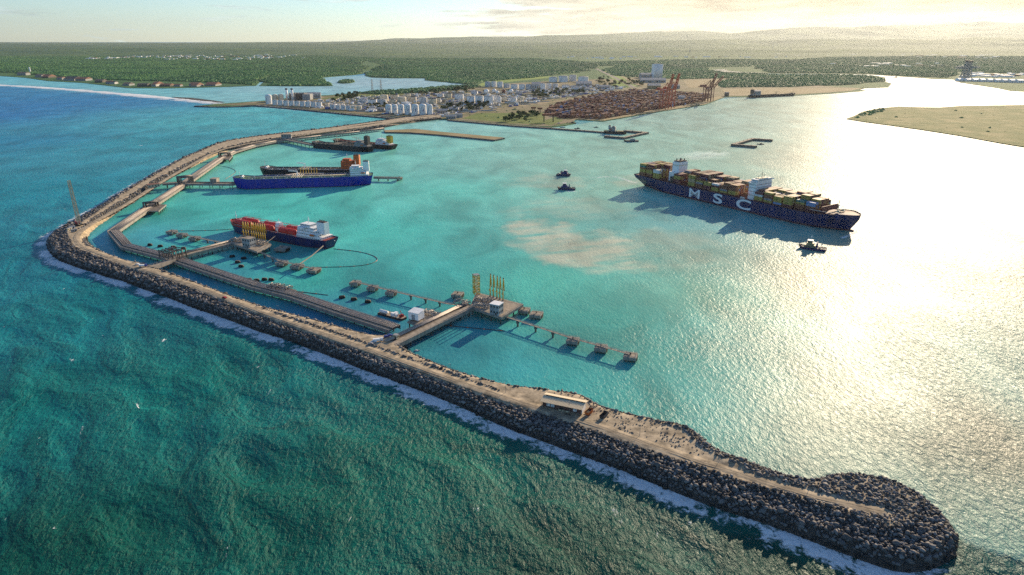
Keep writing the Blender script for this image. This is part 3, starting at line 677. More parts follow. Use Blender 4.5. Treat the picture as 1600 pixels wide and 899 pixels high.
for u, v, s, l in [(895,530,9,'first dolphin of the three on the east walkway, nearest the loading platform'),(939,541.5,9,'middle dolphin of the three on the east walkway'),(985,554.5,9.5,'outermost dolphin at the far end of the east walkway'),
                   (838,489.5,10,'square dolphin just right of the near loading platform'),(819,483,9,'dolphin touching the right corner of the near loading platform'),(715,458.5,9.5,'square dolphin just left of the yellow lattice tower'),
                   (555,440.5,8.5,'outermost dolphin at the left end of the near pier\'s west walkway'),(582,448,8.5,'second dolphin from the left on the near pier\'s west walkway'),(611,455.5,8.5,'third dolphin from the left on the near pier\'s west walkway'),
                   (268,361,9.5,'outermost dolphin left of the red tanker\'s bow'),(284,366,9.5,'middle dolphin of the three left of the red tanker\'s bow'),(304,371,10,'dolphin of the left three that is nearest the red tanker'),
                   (441,387,13,'large grey breasting dolphin against the red tanker\'s side'),(440,409.5,10,'first dolphin on the walkway below the red tanker'),(464,414.5,10.5,'dolphin below the red tanker that holds the stern lines'),(490,420.5,11,'outermost dolphin right of the red tanker\'s platform'),
                   (624,277.5,8,'small dolphin at the tip of the walkway beyond the blue tanker')]:
    dolphin(u, v, s, l)
def catwalk(label, px, z=4.9, w=1.6, supports=()):
    L = [G(u, v, z) for u, v in px]; c = L[0]; t = empty('catwalk', (0, 0, 0)); tag(t, label, 'walkway')
    d = MB(); strip(d, L, -w / 2, w / 2, z - .15, z); d.build('grating', M['deck'], t)
    d = MB()
    for k in (-w / 2, w / 2):
        lo = [Vector((*p.xy, z - .1)) for p in offset(L, k)]; hi = [p + Vector((0, 0, 1.2)) for p in lo]
        for a, b in zip(lo[:-1], lo[1:]): d.beam(a, b, .22)
        for a, b in zip(hi[:-1], hi[1:]): d.beam(a, b, .18)
        pr = along(lo, 3.2)
        for i, (p, tt) in enumerate(pr):
            d.beam(p, p + Vector((0, 0, 1.2)), .12)
            if i + 1 < len(pr): d.beam(p + Vector((0, 0, 1.2)) * (i % 2), pr[i + 1][0] + Vector((0, 0, 1.2)) * ((i + 1) % 2), .1)
    d.build('truss', M['grey_steel'], t)
    for u, v in supports:
        p = G(u, v, z - 1); MB().tube((p.x, p.y, -3), (p.x, p.y, z - 1.2), .8, n=10).box((p.x, p.y, z - 1.9), (2.6, 2.6, 1.4)).build('support', M['dark_concrete'], t)
catwalk('steel walkway from the near loading platform out to the three east dolphins', [(784,493),(895,529),(939,541),(985,554)], supports=[(809,503.5),(837,512),(864,520.5)])
catwalk('steel walkway from the near loading platform to the three west dolphins', [(730,478),(700,475),(611,454.5),(582,447.5),(555,440.5)], supports=[(642,462.5),(665,467.5),(687,472.5)])
catwalk('steel walkway from the red tanker\'s platform to the dolphins left of its bow', [(362,380),(345,379),(304,371),(284,366),(268,361)], supports=[(324,375.5),(337,378)])
catwalk('steel walkway from the red tanker\'s platform along the dolphins below its stern', [(400,391.5),(426,403.5),(440,409),(464,414.5),(490,420.5)], supports=[(413,398),(426,404)])

# --- loading arms
def loading_arm(p, h, rz, label, group):
    t = empty('marine_loader', p, rz); tag(t, label, 'loading arm', group)
    MB().tube((0, 0, 0), (0, 0, h * .48), .55, .45, 10).build('riser', M['yellow'], t, smooth=True)
    a = MB(); a.tube((0, 0, h * .46), (.9, 0, h), .55, .42, 8); a.tube((.9, 0, h), (2.5, 0, h * .42), .42, .34, 8); a.build('boom', M['yellow'], t, smooth=True)
    a = MB(); a.tube((0, 0, h * .46), (-.9, 0, h * .36), .24, n=8); a.box((-1.2, 0, h * .30), (1.1, .8, .9)); a.build('counterweight', M['yellow'], t)
    MB().lathe((.9, 0, h - .5), [(.1, 0), (.55, .15), (.55, .85), (.1, 1.0)], 10).build('sheave', M['dark_steel'], t)
    MB().tube((2.5, -.3, h * .42), (2.5, .3, h * .42), .45, n=8).build('coupler', M['dark_steel'], t)
    MB().box((0, 0, 0), (1.5, 1.5, .9)).build('base', M['concrete'], t)
    return t
ords = ['leftmost', 'second from left', 'middle', 'second from right', 'rightmost']
for i, (u, v) in enumerate([(766,463.5),(771,464.5),(776.5,466),(781,468),(786,470)]):
    p = G(u, v, 7.66); loading_arm(p, height_at(p, 429 + i * 1.6) - 7.66, R(62), f'{ords[i]} of five tall yellow loading arms on near platform', 'loading arms on the near platform')
for i, (u, v) in enumerate([(381,369.5),(385,370.3),(389,371.1),(394,372.2),(397.5,373),(401,373.8),(404.5,374.6),(408,375.4),(411.5,376.2),(415,377)]):
    p = G(u, v, 7.06); loading_arm(p, height_at(p, 346 + i * 0.4) - 7.06, R(62), f"yellow loading arm, {['first','second','third','fourth','fifth','sixth','seventh','eighth','ninth','tenth'][i]} from the red tanker's bow", 'loading arms at the red tanker')
JP, jpc = platform('loading_platform', 'small loading platform squeezed between the blue and the black tanker', [(462,275),(506,275),(506,269.5),(462,269.5)], 8.0)
for i in range(7):
    p = G(470 + i * 4.2, 273, 8.06); loading_arm(p, height_at(p, 262.5) - 8, R(90), f"yellow loading arm between the two tankers, {['first','second','third','fourth','fifth','sixth','seventh'][i]} from the left", 'loading arms at the blue tanker')
# lattice tower
def lattice(mb, base, top, w0, w1, n, th, cross=True):
    """square lattice mast between two points"""
    base = Vector(base); top = Vector(top); d = (top - base).normalized(); up = Vector((0, 0, 1)) if abs(d.z) < .9 else Vector((1, 0, 0))
    x = d.cross(up).normalized(); y = d.cross(x)
    rings = []
    for i in range(n + 1):
        f = i / n; c = base.lerp(top, f); w = (w0 + (w1 - w0) * f) / 2
        rings.append([c + x * (sx * w) + y * (sy * w) for sx, sy in ((-1, -1), (1, -1), (1, 1), (-1, 1))])
    for k in range(4): mb.beam(rings[0][k], rings[-1][k], th * 1.5)
    for i in range(n + 1):
        for k in range(4):
            mb.beam(rings[i][k], rings[i][(k + 1) % 4], th)
            if i < n and cross: mb.beam(rings[i][k], rings[i + 1][(k + 1) % 4] if i % 2 else rings[i + 1][(k + 3) % 4], th)
p = G(744.5, 459, 7.6); h = height_at(p, 429.5)
t = empty('gangway_tower', (p.x, p.y, 7.66), R(20)); tag(t, 'yellow lattice gangway tower on the near loading platform', 'tower')
mb = MB(); lattice(mb, (0, 0, 0), (0, 0, h - 7.6), 5.0, 5.0, 7, .28); mb.build('lattice', M['yellow'], t)
mb = MB()
for k in range(1, 7): mb.box((0, 0, (h - 7.6) * k / 7), (4.2, 2.0, .15))
mb.build('landing', M['deck'], t); MB().box((0, 0, h - 7.6), (5.2, 5.2, .3)).build('top_deck', M['grey_steel'], t); MB().beam((0, 2, 1), (0, 7.5, 4), 1.3, .5).build('gangway', M['yellow'], t)

def house(name, label, p, d, rz, wall, roof, storeys=2, cols=3, cat='building', pitched=False, door=True):
    """small building with openings that are set into the walls"""
    t = empty(name, p, rz); tag(t, label, cat); w, l, h = d
    MB().box((0, 0, 0), (w, l, h)).build('wall', M[wall], t)
    if pitched:
        mb = MB(); hr = h + w * .22
        mb.add([(-w * .56, -l * .54, h - .1), (0, -l * .54, hr), (w * .56, -l * .54, h - .1), (-w * .56, l * .54, h - .1), (0, l * .54, hr), (w * .56, l * .54, h - .1)], [(0, 1, 4, 3), (1, 2, 5, 4), (0, 2, 1), (3, 4, 5), (0, 3, 5, 2)]); mb.build('roof', M[roof], t)
    else:
        MB().box((0, 0, h), (w * 1.06, l * 1.06, .4)).build('roof', M[roof], t)
    sh = h / storeys
    for s in range(storeys):
        for c in range(cols):
            for ax, sg in ((0, -1), (0, 1), (1, -1), (1, 1)):
                x = (c + .5) / cols - .5; z = s * sh + sh * .4
                if ax == 0: c0 = (x * w, sg * (l / 2 + .03), z); dd = (w / cols * .45, .12, sh * .38)
                else: c0 = (sg * (w / 2 + .03), x * l, z); dd = (.12, l / cols * .45, sh * .38)
                f = MB().box(c0, dd).build('window', M['glass'], t)
    if door: MB().box((w * .18, -l / 2 - .05, 0), (1.2, .16, 2.2)).build('door', M['dark_steel'], t)
    return t
p = G(776, 490, 7.66); house('control_house', 'grey two-storey control house with dark windows on near loading platform', (p.x, p.y, 7.66), (8.5, 8.0, 9.0), R(-28), 'wall_grey', 'white', 2, 3)
p = G(390, 385, 7.06); house('control_house', 'grey control house on the platform in front of the red tanker', (p.x, p.y, 7.06), (11, 9, 9.5), R(-25), 'wall_grey', 'deck', 2, 3)
# pipes on the platforms
def manifold(name, label, c, rz, w, l, n, z, mm='pipe', cat='pipework'):
    t = empty(name, (c.x, c.y, z), rz); tag(t, label, cat); r_ = random.Random(int(w * 10) + n)
    for i in range(n):
        x = (i / (n - 1) - .5) * w; h = r_.uniform(.6, 2.6); a = -l / 2 * r_.uniform(.7, 1); b = l / 2 * r_.uniform(.7, 1)
        MB().path([Vector((x, a, 0)), Vector((x, a, h)), Vector((x, b, h)), Vector((x, b, 0))], r_.uniform(.22, .42), 8).build('pipe', M['pipe_pale'] if i % 3 == 0 else M[mm], t, smooth=True)
    mb = MB()
    for y in (-l * .3, 0, l * .3): mb.beam((-w / 2 - .5, y, 1.9), (w / 2 + .5, y, 1.9), .35); mb.beam((-w / 2 - .4, y, 0), (-w / 2 - .4, y, 3.2), .35); mb.beam((w / 2 + .4, y, 0), (w / 2 + .4, y, 3.2), .35); mb.beam((-w / 2 - .5, y, 3.2), (w / 2 + .5, y, 3.2), .3)
    mb.build('frame', M['grey_steel'], t)
    mb = MB()
    for i in range(n): mb.lathe(((i / (n - 1) - .5) * w, r_.uniform(-.3, .3) * l, 1.2), [(.1, 0), (.6, .2), (.6, .8), (.1, 1.3)], 8)
    mb.build('valve', M['dark_steel'], t); return t
manifold('pipe_manifold', 'dense pipe manifold behind the yellow loading arms on near platform', G(757, 471, 7.6), R(-22), 16, 9, 12, 7.66)
manifold('pipe_manifold', 'low pipes on the left half of the near platform', G(752, 480, 7.6), R(-22), 12, 7, 9, 7.66, 'pipe_pale')
manifold('pipe_manifold', 'pipe manifold on the platform in front of the red tanker', G(373, 377, 7), R(-22), 16, 10, 10, 7.06)
manifold('pipe_manifold', 'pipe rack on the right end of the red tanker\'s platform', G(408, 381.5, 7), R(-22), 12, 9, 8, 7.06, 'pipe_pale')
manifold('pipe_manifold', 'pipe and valve stack beside the white shed on near access bridge', G(674, 491.5, 7.0), R(-27), 14, 9, 10, 7.0, 'pipe_pale')
manifold('pipe_manifold', 'pipes where the near access bridge meets its loading platform', G(722, 474, 7.6), R(-27), 12, 9, 9, 7.5)
manifold('pipe_loop', 'dark pipe loops on the open pipe platform beside the trestle', G(436, 450.5, 6), R(-22), 22, 12, 8, 6.06, 'dark_steel')
platform('shed_platform', 'small piled platform carrying the white shed', [(636,503),(660,511),(694,494),(672,485)], 6.9, 1.2)
# pipe portal at the trestle junction
def portal(label, u, v, rz, w, l, h, z):
    p = G(u, v, z); t = empty('pipe_portal', (p.x, p.y, z), rz); tag(t, label, 'pipework')
    mb = MB()
    for y in np.linspace(-l / 2, l / 2, 5):
        for x in (-w / 2, w / 2): mb.beam((x, y, -.2), (x, y, h), .6)
        mb.beam((-w / 2, y, h), (w / 2, y, h), .6)
    for x in (-w / 2, w / 2): mb.beam((x, -l / 2, h), (x, l / 2, h), .6); mb.beam((x, -l / 2, h * .55), (x, l / 2, h * .55), .4)
    mb.build('frame', M['dark_concrete'], t)
    for i in range(5):
        y = (i / 4 - .5) * l * .8; MB().path([Vector((-w * .75, y, .3)), Vector((-w * .75, y, h + 1)), Vector((w * .75, y, h + 1)), Vector((w * .75, y, .3))], .5, 8).build('pipe', M['pipe'] if i % 2 else M['dark_steel'], t, smooth=True)
portal('dark pipe portal bridging the trestle where the red tanker\'s access starts', 271, 403, R(-28), 14, 20, 8, 5.9)
portal('pipe portal over the trestle at the blue tanker\'s jetty', 290, 285.5, R(40), 14, 16, 9, 7.3)
portal('low pipe portal on the platform halfway up the trestle', 236, 322.5, R(38), 12, 9, 5, 5.9)
portal('low pipe portal on the pale trestle north of the blue tanker', 351, 244.5, R(38), 14, 9, 6, 6.3)
p = G(336, 285, 7.6); MB().box((0, 0, 0), (10, 12, 6)).box((0, 0, 6), (11, 13, .5)).build('transition_block', M['concrete'], None, (p.x, p.y, 7.62)); tag(bpy.context.scene.objects['transition_block'], 'pale concrete block on the jetty left of the blue tanker', 'block')
p = G(448, 216, 7.2); house('substation', 'grey flat-roofed substation where the far jetty leaves the trestle', (p.x, p.y, 7.2), (22, 12, 9), R(10), 'wall_grey', 'deck', 1, 4)
# white shed
p = G(651, 500, 6.9); t = empty('white_shed', (p.x, p.y, 6.95), R(-28)); tag(t, 'white metal shed on stilts beside the near access bridge', 'shed')
MB().box((0, 0, 1.5), (9.5, 8.5, 6.0)).build('wall', M['white'], t); mb = MB(); mb.add([(-5.1, -4.6, 7.5), (5.1, -4.6, 7.5), (5.1, 4.6, 8.3), (-5.1, 4.6, 8.3), (-5.1, -4.6, 7.75), (5.1, -4.6, 7.75), (5.1, 4.6, 8.55), (-5.1, 4.6, 8.55)], [(0, 1, 2, 3), (7, 6, 5, 4), (0, 4, 5, 1), (1, 5, 6, 2), (2, 6, 7, 3), (3, 7, 4, 0)]); mb.build('roof', M['white'], t)
MB().box((0, -4.3, 1.7), (3.2, .12, 4.2)).build('door', M['wall_grey'], t)
for x in (-4.2, 4.2):
    for y in (-3.8, 3.8): MB().box((x, y, 0), (.5, .5, 1.5)).build('leg', M['grey_steel'], t)

# --- floating fenders
fm = MB().lathe((0, 0, 0), [(.5, -2.9), (1.75, -2.2), (1.9, 0), (1.75, 2.2), (.5, 2.9)], 16).mesh('drum', M['black_rubber'], True)
rings = MB()
for z in (-1.5, -.5, .5, 1.5): rings.lathe((0, 0, z - .14), [(1.8, 0), (2.02, .07), (2.02, .21), (1.8, .28)], 16)
rm = rings.mesh('tyre_band', M['dark_steel'], True)
fenders = [(234.5,384,'floating black fender nearest the trestle bend, leftmost of its row of four'),(250.5,386,'second floating fender of the row left of the pipe portal'),(271,387.5,'third floating fender of the row, just behind the pipe portal'),(287,389.5,'fourth floating fender of the row, beside the red tanker\'s access bridge'),
 (363,402,'leftmost of four scattered floating fenders below the red tanker\'s platform'),(381,405,'rightmost of four scattered floating fenders below the red tanker\'s platform'),(371.5,411,'third fender down of the four scattered below the red tanker'),(377,417.5,'lowest fender of the four scattered below the red tanker'),
 (389,438.5,'leftmost floating fender against the long trestle'),(401,439.5,'second floating fender against the long trestle'),(413.5,438,'third floating fender beside the pump platform'),(424,438.5,'fourth floating fender beside the pump platform'),
 (534.5,466,'left one of three black fenders in a row near the white barge'),(553,469,'middle one of three black fenders in a row near the white barge'),(575,473,'right one of three black fenders in a row near the white barge')]
for i, (u, v, l) in enumerate(fenders):
    p = G(u, v, 0); t = empty('floating_fender', (p.x, p.y, .7)); tag(t, l, 'fender', 'black floating fenders')
    o = link('drum', fm, None, t); r2 = link('tyre_band', rm, None, t)
    t.rotation_euler = (R(90), 0, R(90 + (i * 37) % 50 - 25))
# --- oil booms
def boom(label, px, r=.35):
    L = [G(u, v, .12) for u, v in px]
    L2 = [Vector((a[0], a[1], .12)) for a in chaikin(np.array([[p.x, p.y] for p in L]), 3)]
    t = empty('floating_boom', (0, 0, 0)); tag(t, label, 'boom')
    MB().path(L2, r, 6).build('float_line', M['dark_steel'], t); mb = MB()
    for p, tt in along(L2, 14): mb.tube(p - tt * .8, p + tt * .8, r * 1.35, n=6)
    mb.build('float', M['orange'], t)
boom('black floating boom looping off the red tanker\'s stern', [(521,389),(560,393),(583,399),(592,406),(580,413),(550,417),(495,418)])
boom('straight floating boom right of the near access bridge', [(692,508.5),(720,511),(750,514),(788,517.5)], .4)
boom('black boom curving off the pale trestle above the blue tanker\'s bow', [(340,259),(355,261),(366,265),(369,269),(362,274),(352,280)])
boom('floating boom running from the pump platform along the trestle', [(463,455.5),(485,458),(513,461.5)])
boom('dark boom from the left dolphins to the red tanker\'s bow', [(275,361),(310,361),(345,359.5),(366,358)])
# yellow work float
p = G(297, 394, 0); t = empty('work_float', (p.x, p.y, 0), R(15)); tag(t, 'small yellow work float beside the red tanker\'s access bridge', 'float')
MB().box((0, 0, -.3), (10, 4, 1.5)).build('pontoon', M['yellow'], t); MB().tube((-3, 0, 1.9), (3, 0, 1.9), .7).build('roll', M['yellow'], t)
# mooring lines
def rope(label, a, b, r=.35):
    m = (a + b) / 2 - Vector((0, 0, (a - b).length * .02)); MBp = MB().path([a, m, b], r, 6).build('mooring_line', M['deck'], None); tag(MBp, label, 'rope')
rope('pale mooring lines from red tanker\'s stern down to a dolphin', G(468, 413, 8.2), G(505, 384.5, 12), .55)
rope('dark mooring line from red tanker\'s side to its platform', G(412, 382, 9), G(430, 369, 12), .25)
# barge with white tanks
p = G(613, 494.5, 0); t = empty('work_barge', (p.x, p.y, 0), R(-33)); tag(t, 'dark work barge with white tank and red machinery moored by the white shed', 'barge')
mb = MB(); mb.prism([(-13, -4.2), (11, -4.2), (14, -2.5), (14, 2.5), (11, 4.2), (-13, 4.2)], -1, 1.7); mb.build('hull', M['dark_steel'], t)
MB().prism([(-12.6, -3.8), (10.8, -3.8), (13.3, -2.3), (13.3, 2.3), (10.8, 3.8), (-12.6, 3.8)], 1.71, 1.8).build('deck', M['deck'], t)
MB().tube((-12, -1.8, 3.2), (-3.5, -1.8, 3.2), 1.4, n=14).build('tank', M['white'], t, smooth=True)
MB().box((3, -2, 1.8), (3.4, 2.6, 2.8)).build('cabin', M['white'], t); MB().box((6.5, -1.5, 1.8), (2.4, 2.2, 2.4)).build('locker', M['white'], t); MB().box((3, 1.8, 1.8), (3, 2.2, 2.2)).build('locker', M['white'], t)
mb = MB().box((10.5, 0, 1.8), (2.4, 3.4, 2.2)).tube((10.5, 0, 4), (8.5, 1, 7), .3).tube((10.5, -1, 3.5), (12.8, -2, 5), .25); mb.build('winch', M['red'], t)
mb = MB()
for x in (-2, -.3, 1.3): mb.tube((x, 2.4, 2.2), (x + .1, 3.2, 2.5), .7, n=10)
mb.build('hose_coil', M['rust_red'], t)
# ================================================================ ships
M['navy'] = mat('navy_hull', (.012, .022, .11), 0.45, 0.3, 0.12, streak=True)
M['boot'] = mat('boot_topping', (.085, .03, .05), 0.6, 0.35, 0.15, streak=True)
M['blue_hull'] = mat('blue_hull', (.008, .024, .34), 0.4, 0.25, 0.12, streak=True)
M['black_hull'] = mat('black_hull', (.012, .012, .016), 0.5, 0.3, 0.12, streak=True)
M['deck_green'] = mat('deck_green', (.07, .16, .08), 0.7, 0.3, 0.2)
M['deck_red'] = mat('deck_red', (.30, .035, .03), 0.7, 0.3, 0.2)
M['deck_maroon'] = mat('deck_maroon', (.12, .04, .04), 0.7, 0.3, 0.2)
M['deck_grey'] = mat('deck_grey', (.10, .10, .11), 0.7, 0.3, 0.2)
M['cream'] = mat('cream_paint', (.62, .55, .38), 0.6, 0.2, 0.3)
M['lettering'] = mat('white_lettering', (.80, .80, .80), 0.5, 0.05, 0.3)

def sm(x): x = min(1, max(0, x)); return x * x * (3 - 2 * x)
def hull_parts(t, L, B, D, hullm, bootm, deckm, bow_start=.8, fine=1.6, rake=6.0, flare=.0, stern_w=(.55, .9), sheer=(0.5, 2.5), boot_z=1.6, deck_drop=.9, zb=-2.0, bulb=0, stern_rake=0.0, poop=0.0):
    """hull in local coordinates, +x to the bow; builds hull, boot_topping, deck"""
    n = 44; levels = [zb, 0, boot_z, boot_z + (D - boot_z) * .35, boot_z + (D - boot_z) * .7, D]
    def deckz(tt): return D + sheer[1] * sm((tt - .86) / .1) + sheer[0] * (1 - sm(tt / .2)) + poop * (1 - sm((tt - .2) / .03))
    def hb(tt, h):
        h = min(1, max(-.1, h)); s0 = stern_w[0] + (stern_w[1] - stern_w[0]) * sm(h)
        st = s0 + (1 - s0) * sm(tt / (.22 - .1 * h))
        b0 = bow_start + flare * max(0, h)
        if tt > b0: q = (tt - b0) / (1 - b0); bw = max(0, 1 - q ** fine) ** (0.62 if h > .7 else .72)
        else: bw = 1
        return B / 2 * st * bw
    def xx(tt, h):
        x = -L / 2 + L * tt
        x -= rake * max(0, 1 - max(0, h)) ** 1.1 * sm((tt - .75) / .25); x += stern_rake * max(0, 1 - max(0, h)) * (1 - sm(tt / .12))
        return x
    ts = [1 - (1 - i / n) ** 1.0 for i in range(n + 1)]; ts = sorted(set(ts + [.93, .955, .975, .985, .992, .997, .01, .03]))
    def rows(l0, l1):
        mb = MB(); m = len(ts); k = l1 - l0 + 1
        for sg in (-1, 1):
            vs = []
            for tt in ts:
                for li in range(l0, l1 + 1):
                    z = levels[li] if li < len(levels) - 1 else deckz(tt)
                    if li == len(levels) - 2: z = levels[li] + (deckz(tt) - D) * .5
                    h = z / D; vs.append((xx(tt, h), sg * hb(tt, h), z))
            fs = []
            for i in range(m - 1):
                for j in range(k - 1): a = i * k + j; fs.append((a, a + k, a + k + 1, a + 1))
            mb.add(vs, fs)
        # transom and stem closing
        for ti in (0, m - 1):
            tt = ts[ti]; vs = []
            for sg in (-1, 1):
                for li in range(l0, l1 + 1):
                    z = levels[li] if li < len(levels) - 1 else deckz(tt)
                    if li == len(levels) - 2: z = levels[li] + (deckz(tt) - D) * .5
                    h = z / D; vs.append((xx(tt, h), sg * hb(tt, h), z))
            mb.add(vs, [(j, j + 1, k + j + 1, k + j) for j in range(k - 1)])
        return mb
    rows(2, len(levels) - 1).build('hull', hullm, t, smooth=False)
    rows(0, 2).build('boot_topping', bootm, t)
    d = MB(); vs = []
    for tt in ts:
        z = deckz(tt) - deck_drop; h = z / D; w = hb(tt, h) * .995
        vs += [(xx(tt, h), -w, z), (xx(tt, h), w, z)]
    d.add(vs, [(2 * i, 2 * i + 1, 2 * i + 3, 2 * i + 2) for i in range(len(ts) - 1)]); dk = d.build('deck', deckm, t)
    if bulb:
        mb = MB(); vs = []
        mb.lathe((0, 0, 0), [(.2, -bulb), (bulb * .32, -bulb * .8), (bulb * .42, 0), (bulb * .42, bulb)], 14)
        o = mb.build('bulbous_bow', bootm, t, smooth=True); o.rotation_euler = (0, R(-90), 0); o.location = (L / 2 - rake - bulb * .05, 0, -.6)
    return deckz, hb, xx
def block(t, name, m, c, d, bev=0, windows=None, win_z=None):
    o = MB().box(c, d).build(name, m, t); return o
def window_band(t, c, d, n, z, hh=.9, m=None):
    """rows of separate windows on the four faces of a block with base centre c and size d"""
    for ax, sg in ((0, -1), (0, 1), (1, -1), (1, 1)):
        ln = d[1] if ax == 0 else d[0]; k = max(2, int(n * ln / max(d[0], d[1])))
        mb = MB()
        for i in range(k):
            p = (i + .5) / k - .5
            if ax == 0: mb.box((c[0] + sg * (d[0] / 2 + .02), c[1] + p * ln, z), (.1, ln / k * .55, hh))
            else: mb.box((c[0] + p * ln, c[1] + sg * (d[1] / 2 + .02), z), (ln / k * .55, .1, hh))
        mb.build('window_row', M['glass'], t)['kind'] = 'stuff'
def deck_rail(t, L0, L1, hb, xx, z, m, D, step=2.5, sheerf=None):
    mb = MB()
    for sg in (-1, 1):
        pts = []
        for i in range(40):
            tt = L0 + (L1 - L0) * i / 39; pts.append(Vector((xx(tt, 1), sg * hb(tt, 1) * .985, z)))
        for h in (.55, 1.1):
            for a, b in zip(pts[:-1], pts[1:]): mb.beam(a + Vector((0, 0, h)), b + Vector((0, 0, h)), .08)
        for p in pts: mb.beam(p, p + Vector((0, 0, 1.1)), .1)
    mb.build('railing', m, t)['kind'] = 'stuff'
def mast(t, p, h, m, arms=2, w=.5):
    mb = MB().tube(p, (p[0], p[1], p[2] + h), w, w * .5, 8)
    for k in range(arms): z = p[2] + h * (.55 + .25 * k); mb.beam((p[0], p[1] - h * .16, z), (p[0], p[1] + h * .16, z), w * .5)
    mb.lathe((p[0], p[1], p[2] + h * .5), [(w, 0), (w * 2.2, .2), (w * 2.2, .9), (w, 1.1)], 8); mb.build('mast', m, t)
def tanks_text(): pass

# ---------------------------------------------------------------- container ship
CS_H = R(-55.5); CS_L = 362.0; CS_B = 50.0
cs = empty('container_ship', (316.6, 950.5, 0), CS_H)
tag(cs, 'huge dark navy container ship with white hull letters leaving the harbour', 'ship')
dz, hb, xx = hull_parts(cs, CS_L, CS_B, 17.0, M['navy'], M['boot'], M['deck_maroon'], bow_start=.80, fine=1.7, rake=11, flare=.07, stern_w=(.45, .96), sheer=(1.5, 4.5), boot_z=2.4, bulb=7, stern_rake=13)
# hull lettering
def text_on(t, body, size, loc, rot, m, sx=1.0, off=0.0, ext=.05, name='lettering'):
    cu = bpy.data.curves.new(name, 'FONT'); cu.body = body; cu.size = size; cu.extrude = ext; cu.offset = off; cu.align_x = 'CENTER'; cu.resolution_u = 6; cu.materials.append(m)
    tmp = bpy.data.objects.new(name, cu); COL.objects.link(tmp); bpy.context.view_layer.update(); me = bpy.data.meshes.new_from_object(tmp); bpy.data.objects.remove(tmp); bpy.data.curves.remove(cu)
    o = bpy.data.objects.new(name, me); COL.objects.link(o); o.parent = t; o.location = loc; o.rotation_euler = rot; o.scale = (sx, 1, 1); return o
for ch, x, wd in (('M', -54, 1.65), ('S', -11.5, 2.0), ('C', 32, 1.95)):
    text_on(cs, ch, 18.5, (x, -CS_B / 2 - .05, 3.2), (R(90), 0, 0), M['lettering'], wd, .06 if ch == 'M' else .4)
text_on(cs, 'MSC', 2.6, (116, -CS_B / 2 * .965 - .25, 14.0), (R(90), 0, R(5.5)), M['lettering'], 1.2, .03)
mb = MB(); r_ = random.Random(2)
for i in range(9): mb.box((119.6 + i * 1.5 + (1.2 if i > 5 else 0), -CS_B / 2 * .962 - .3 + i * .14, 14.0 + r_.uniform(0, .5)), (1.0, .1, r_.uniform(1.1, 2.0)))
mb.build('name_marks', M['lettering'], cs)
# hatch coamings and lashing bridges
BAYS = [-164, -149.4, -134.8, -92, -64, -49.5, -35, -20.5, -5.5, 9, 52, 66.6, 81.2, 95.8, 110.4, 125]
mb = MB()
for x in BAYS: mb.box((x, 0, 16.2), (12.8, 44 if x < 100 else 36, 2.2))
mb.build('hatch_coaming', M['deck_maroon'], cs)
for x in BAYS:
    mb = MB(); w = 44 if x < 100 else 34
    for y in np.linspace(-w / 2, w / 2, 8): mb.beam((x - 7.1, y, 16.3), (x - 7.1, y, 22.6), .35)
    for z in (19.2, 22.4): mb.box((x - 7.1, 0, z), (.7, w, .2))
    mb.build('lashing_bridge', M['rust_red'], cs)
# funnel casing aft
block(cs, 'engine_casing', M['white'], (-113, 4, 16), (15, 26, 14)); 
block(cs, 'engine_casing', M['dark_steel'], (-104, -12, 16), (9, 14, 9))
fun = block(cs, 'funnel', M['white'], (-113, 6, 30), (13, 19, 15)); block(fun, 'funnel_band', M['cream'], (-113, 6, 39.5), (13.2, 19.2, 1.0)); block(fun, 'funnel_top', M['dark_steel'], (-113, 6, 45), (11, 16, 1.6))
mb = MB()
for x, y, h in ((-116, 1, 5), (-111, 3, 6.5), (-114, 8, 4.5), (-110, 11, 5), (-116, 12, 3.5)): mb.tube((x, y, 46), (x, y, 46 + h * .7), .8, n=10)
mb.build('exhaust_pipe', M['dark_steel'], fun)
text_on(cs, 'MSC', 5.0, (-120.7 + 1.1, 6, 33), (R(90), 0, R(-90)), M['dark_steel'], 1.2, .1)
# bridge
br = block(cs, 'accommodation', M['white'], (37, 0, 16), (11, 34, 24)); window_band(br, (37, 0, 16), (11, 34, 24), 16, 22); window_band(br, (37, 0, 16), (11, 34, 24), 16, 27); window_band(br, (37, 0, 16), (11, 34, 24), 16, 32); window_band(br, (37, 0, 16), (11, 34, 24), 16, 36)
nb = block(cs, 'navigation_bridge', M['white'], (38, 0, 40.2), (10, 30, 3.4)); window_band(nb, (38, 0, 40.2), (10, 30, 3.4), 20, 41.6, 1.2)
for sg in (-1, 1):
    mb = MB(); mb.beam((38, sg * 15, 40.5), (38, sg * 25.5, 40.5), 3.6, .5); mb.beam((38, sg * 16, 35.5), (38, sg * 24.5, 40), .7); mb.box((39.6, sg * 20.2, 40.7), (.15, 10.4, 1.1)); mb.box((36.4, sg * 20.2, 40.7), (.15, 10.4, 1.1)); mb.build('bridge_wing', M['white'], cs)
block(cs, 'monkey_island', M['cream'], (38, 0, 43.6), (8, 18, .8)); mast(cs, (38, 0, 44.4), 9, M['cream'], 3); mast(cs, (37, 6, 44.4), 4, M['cream'], 1, .25); mast(cs, (37, -6, 44.4), 4, M['cream'], 1, .25)
lb = MB().lathe((0, 0, 0), [(.2, -4), (1.3, -3), (1.5, 0), (1.3, 3), (.2, 4)], 10).build('lifeboat', M['orange'], cs, smooth=True); lb.rotation_euler = (0, R(90), 0); lb.location = (30, -21.5, 24)
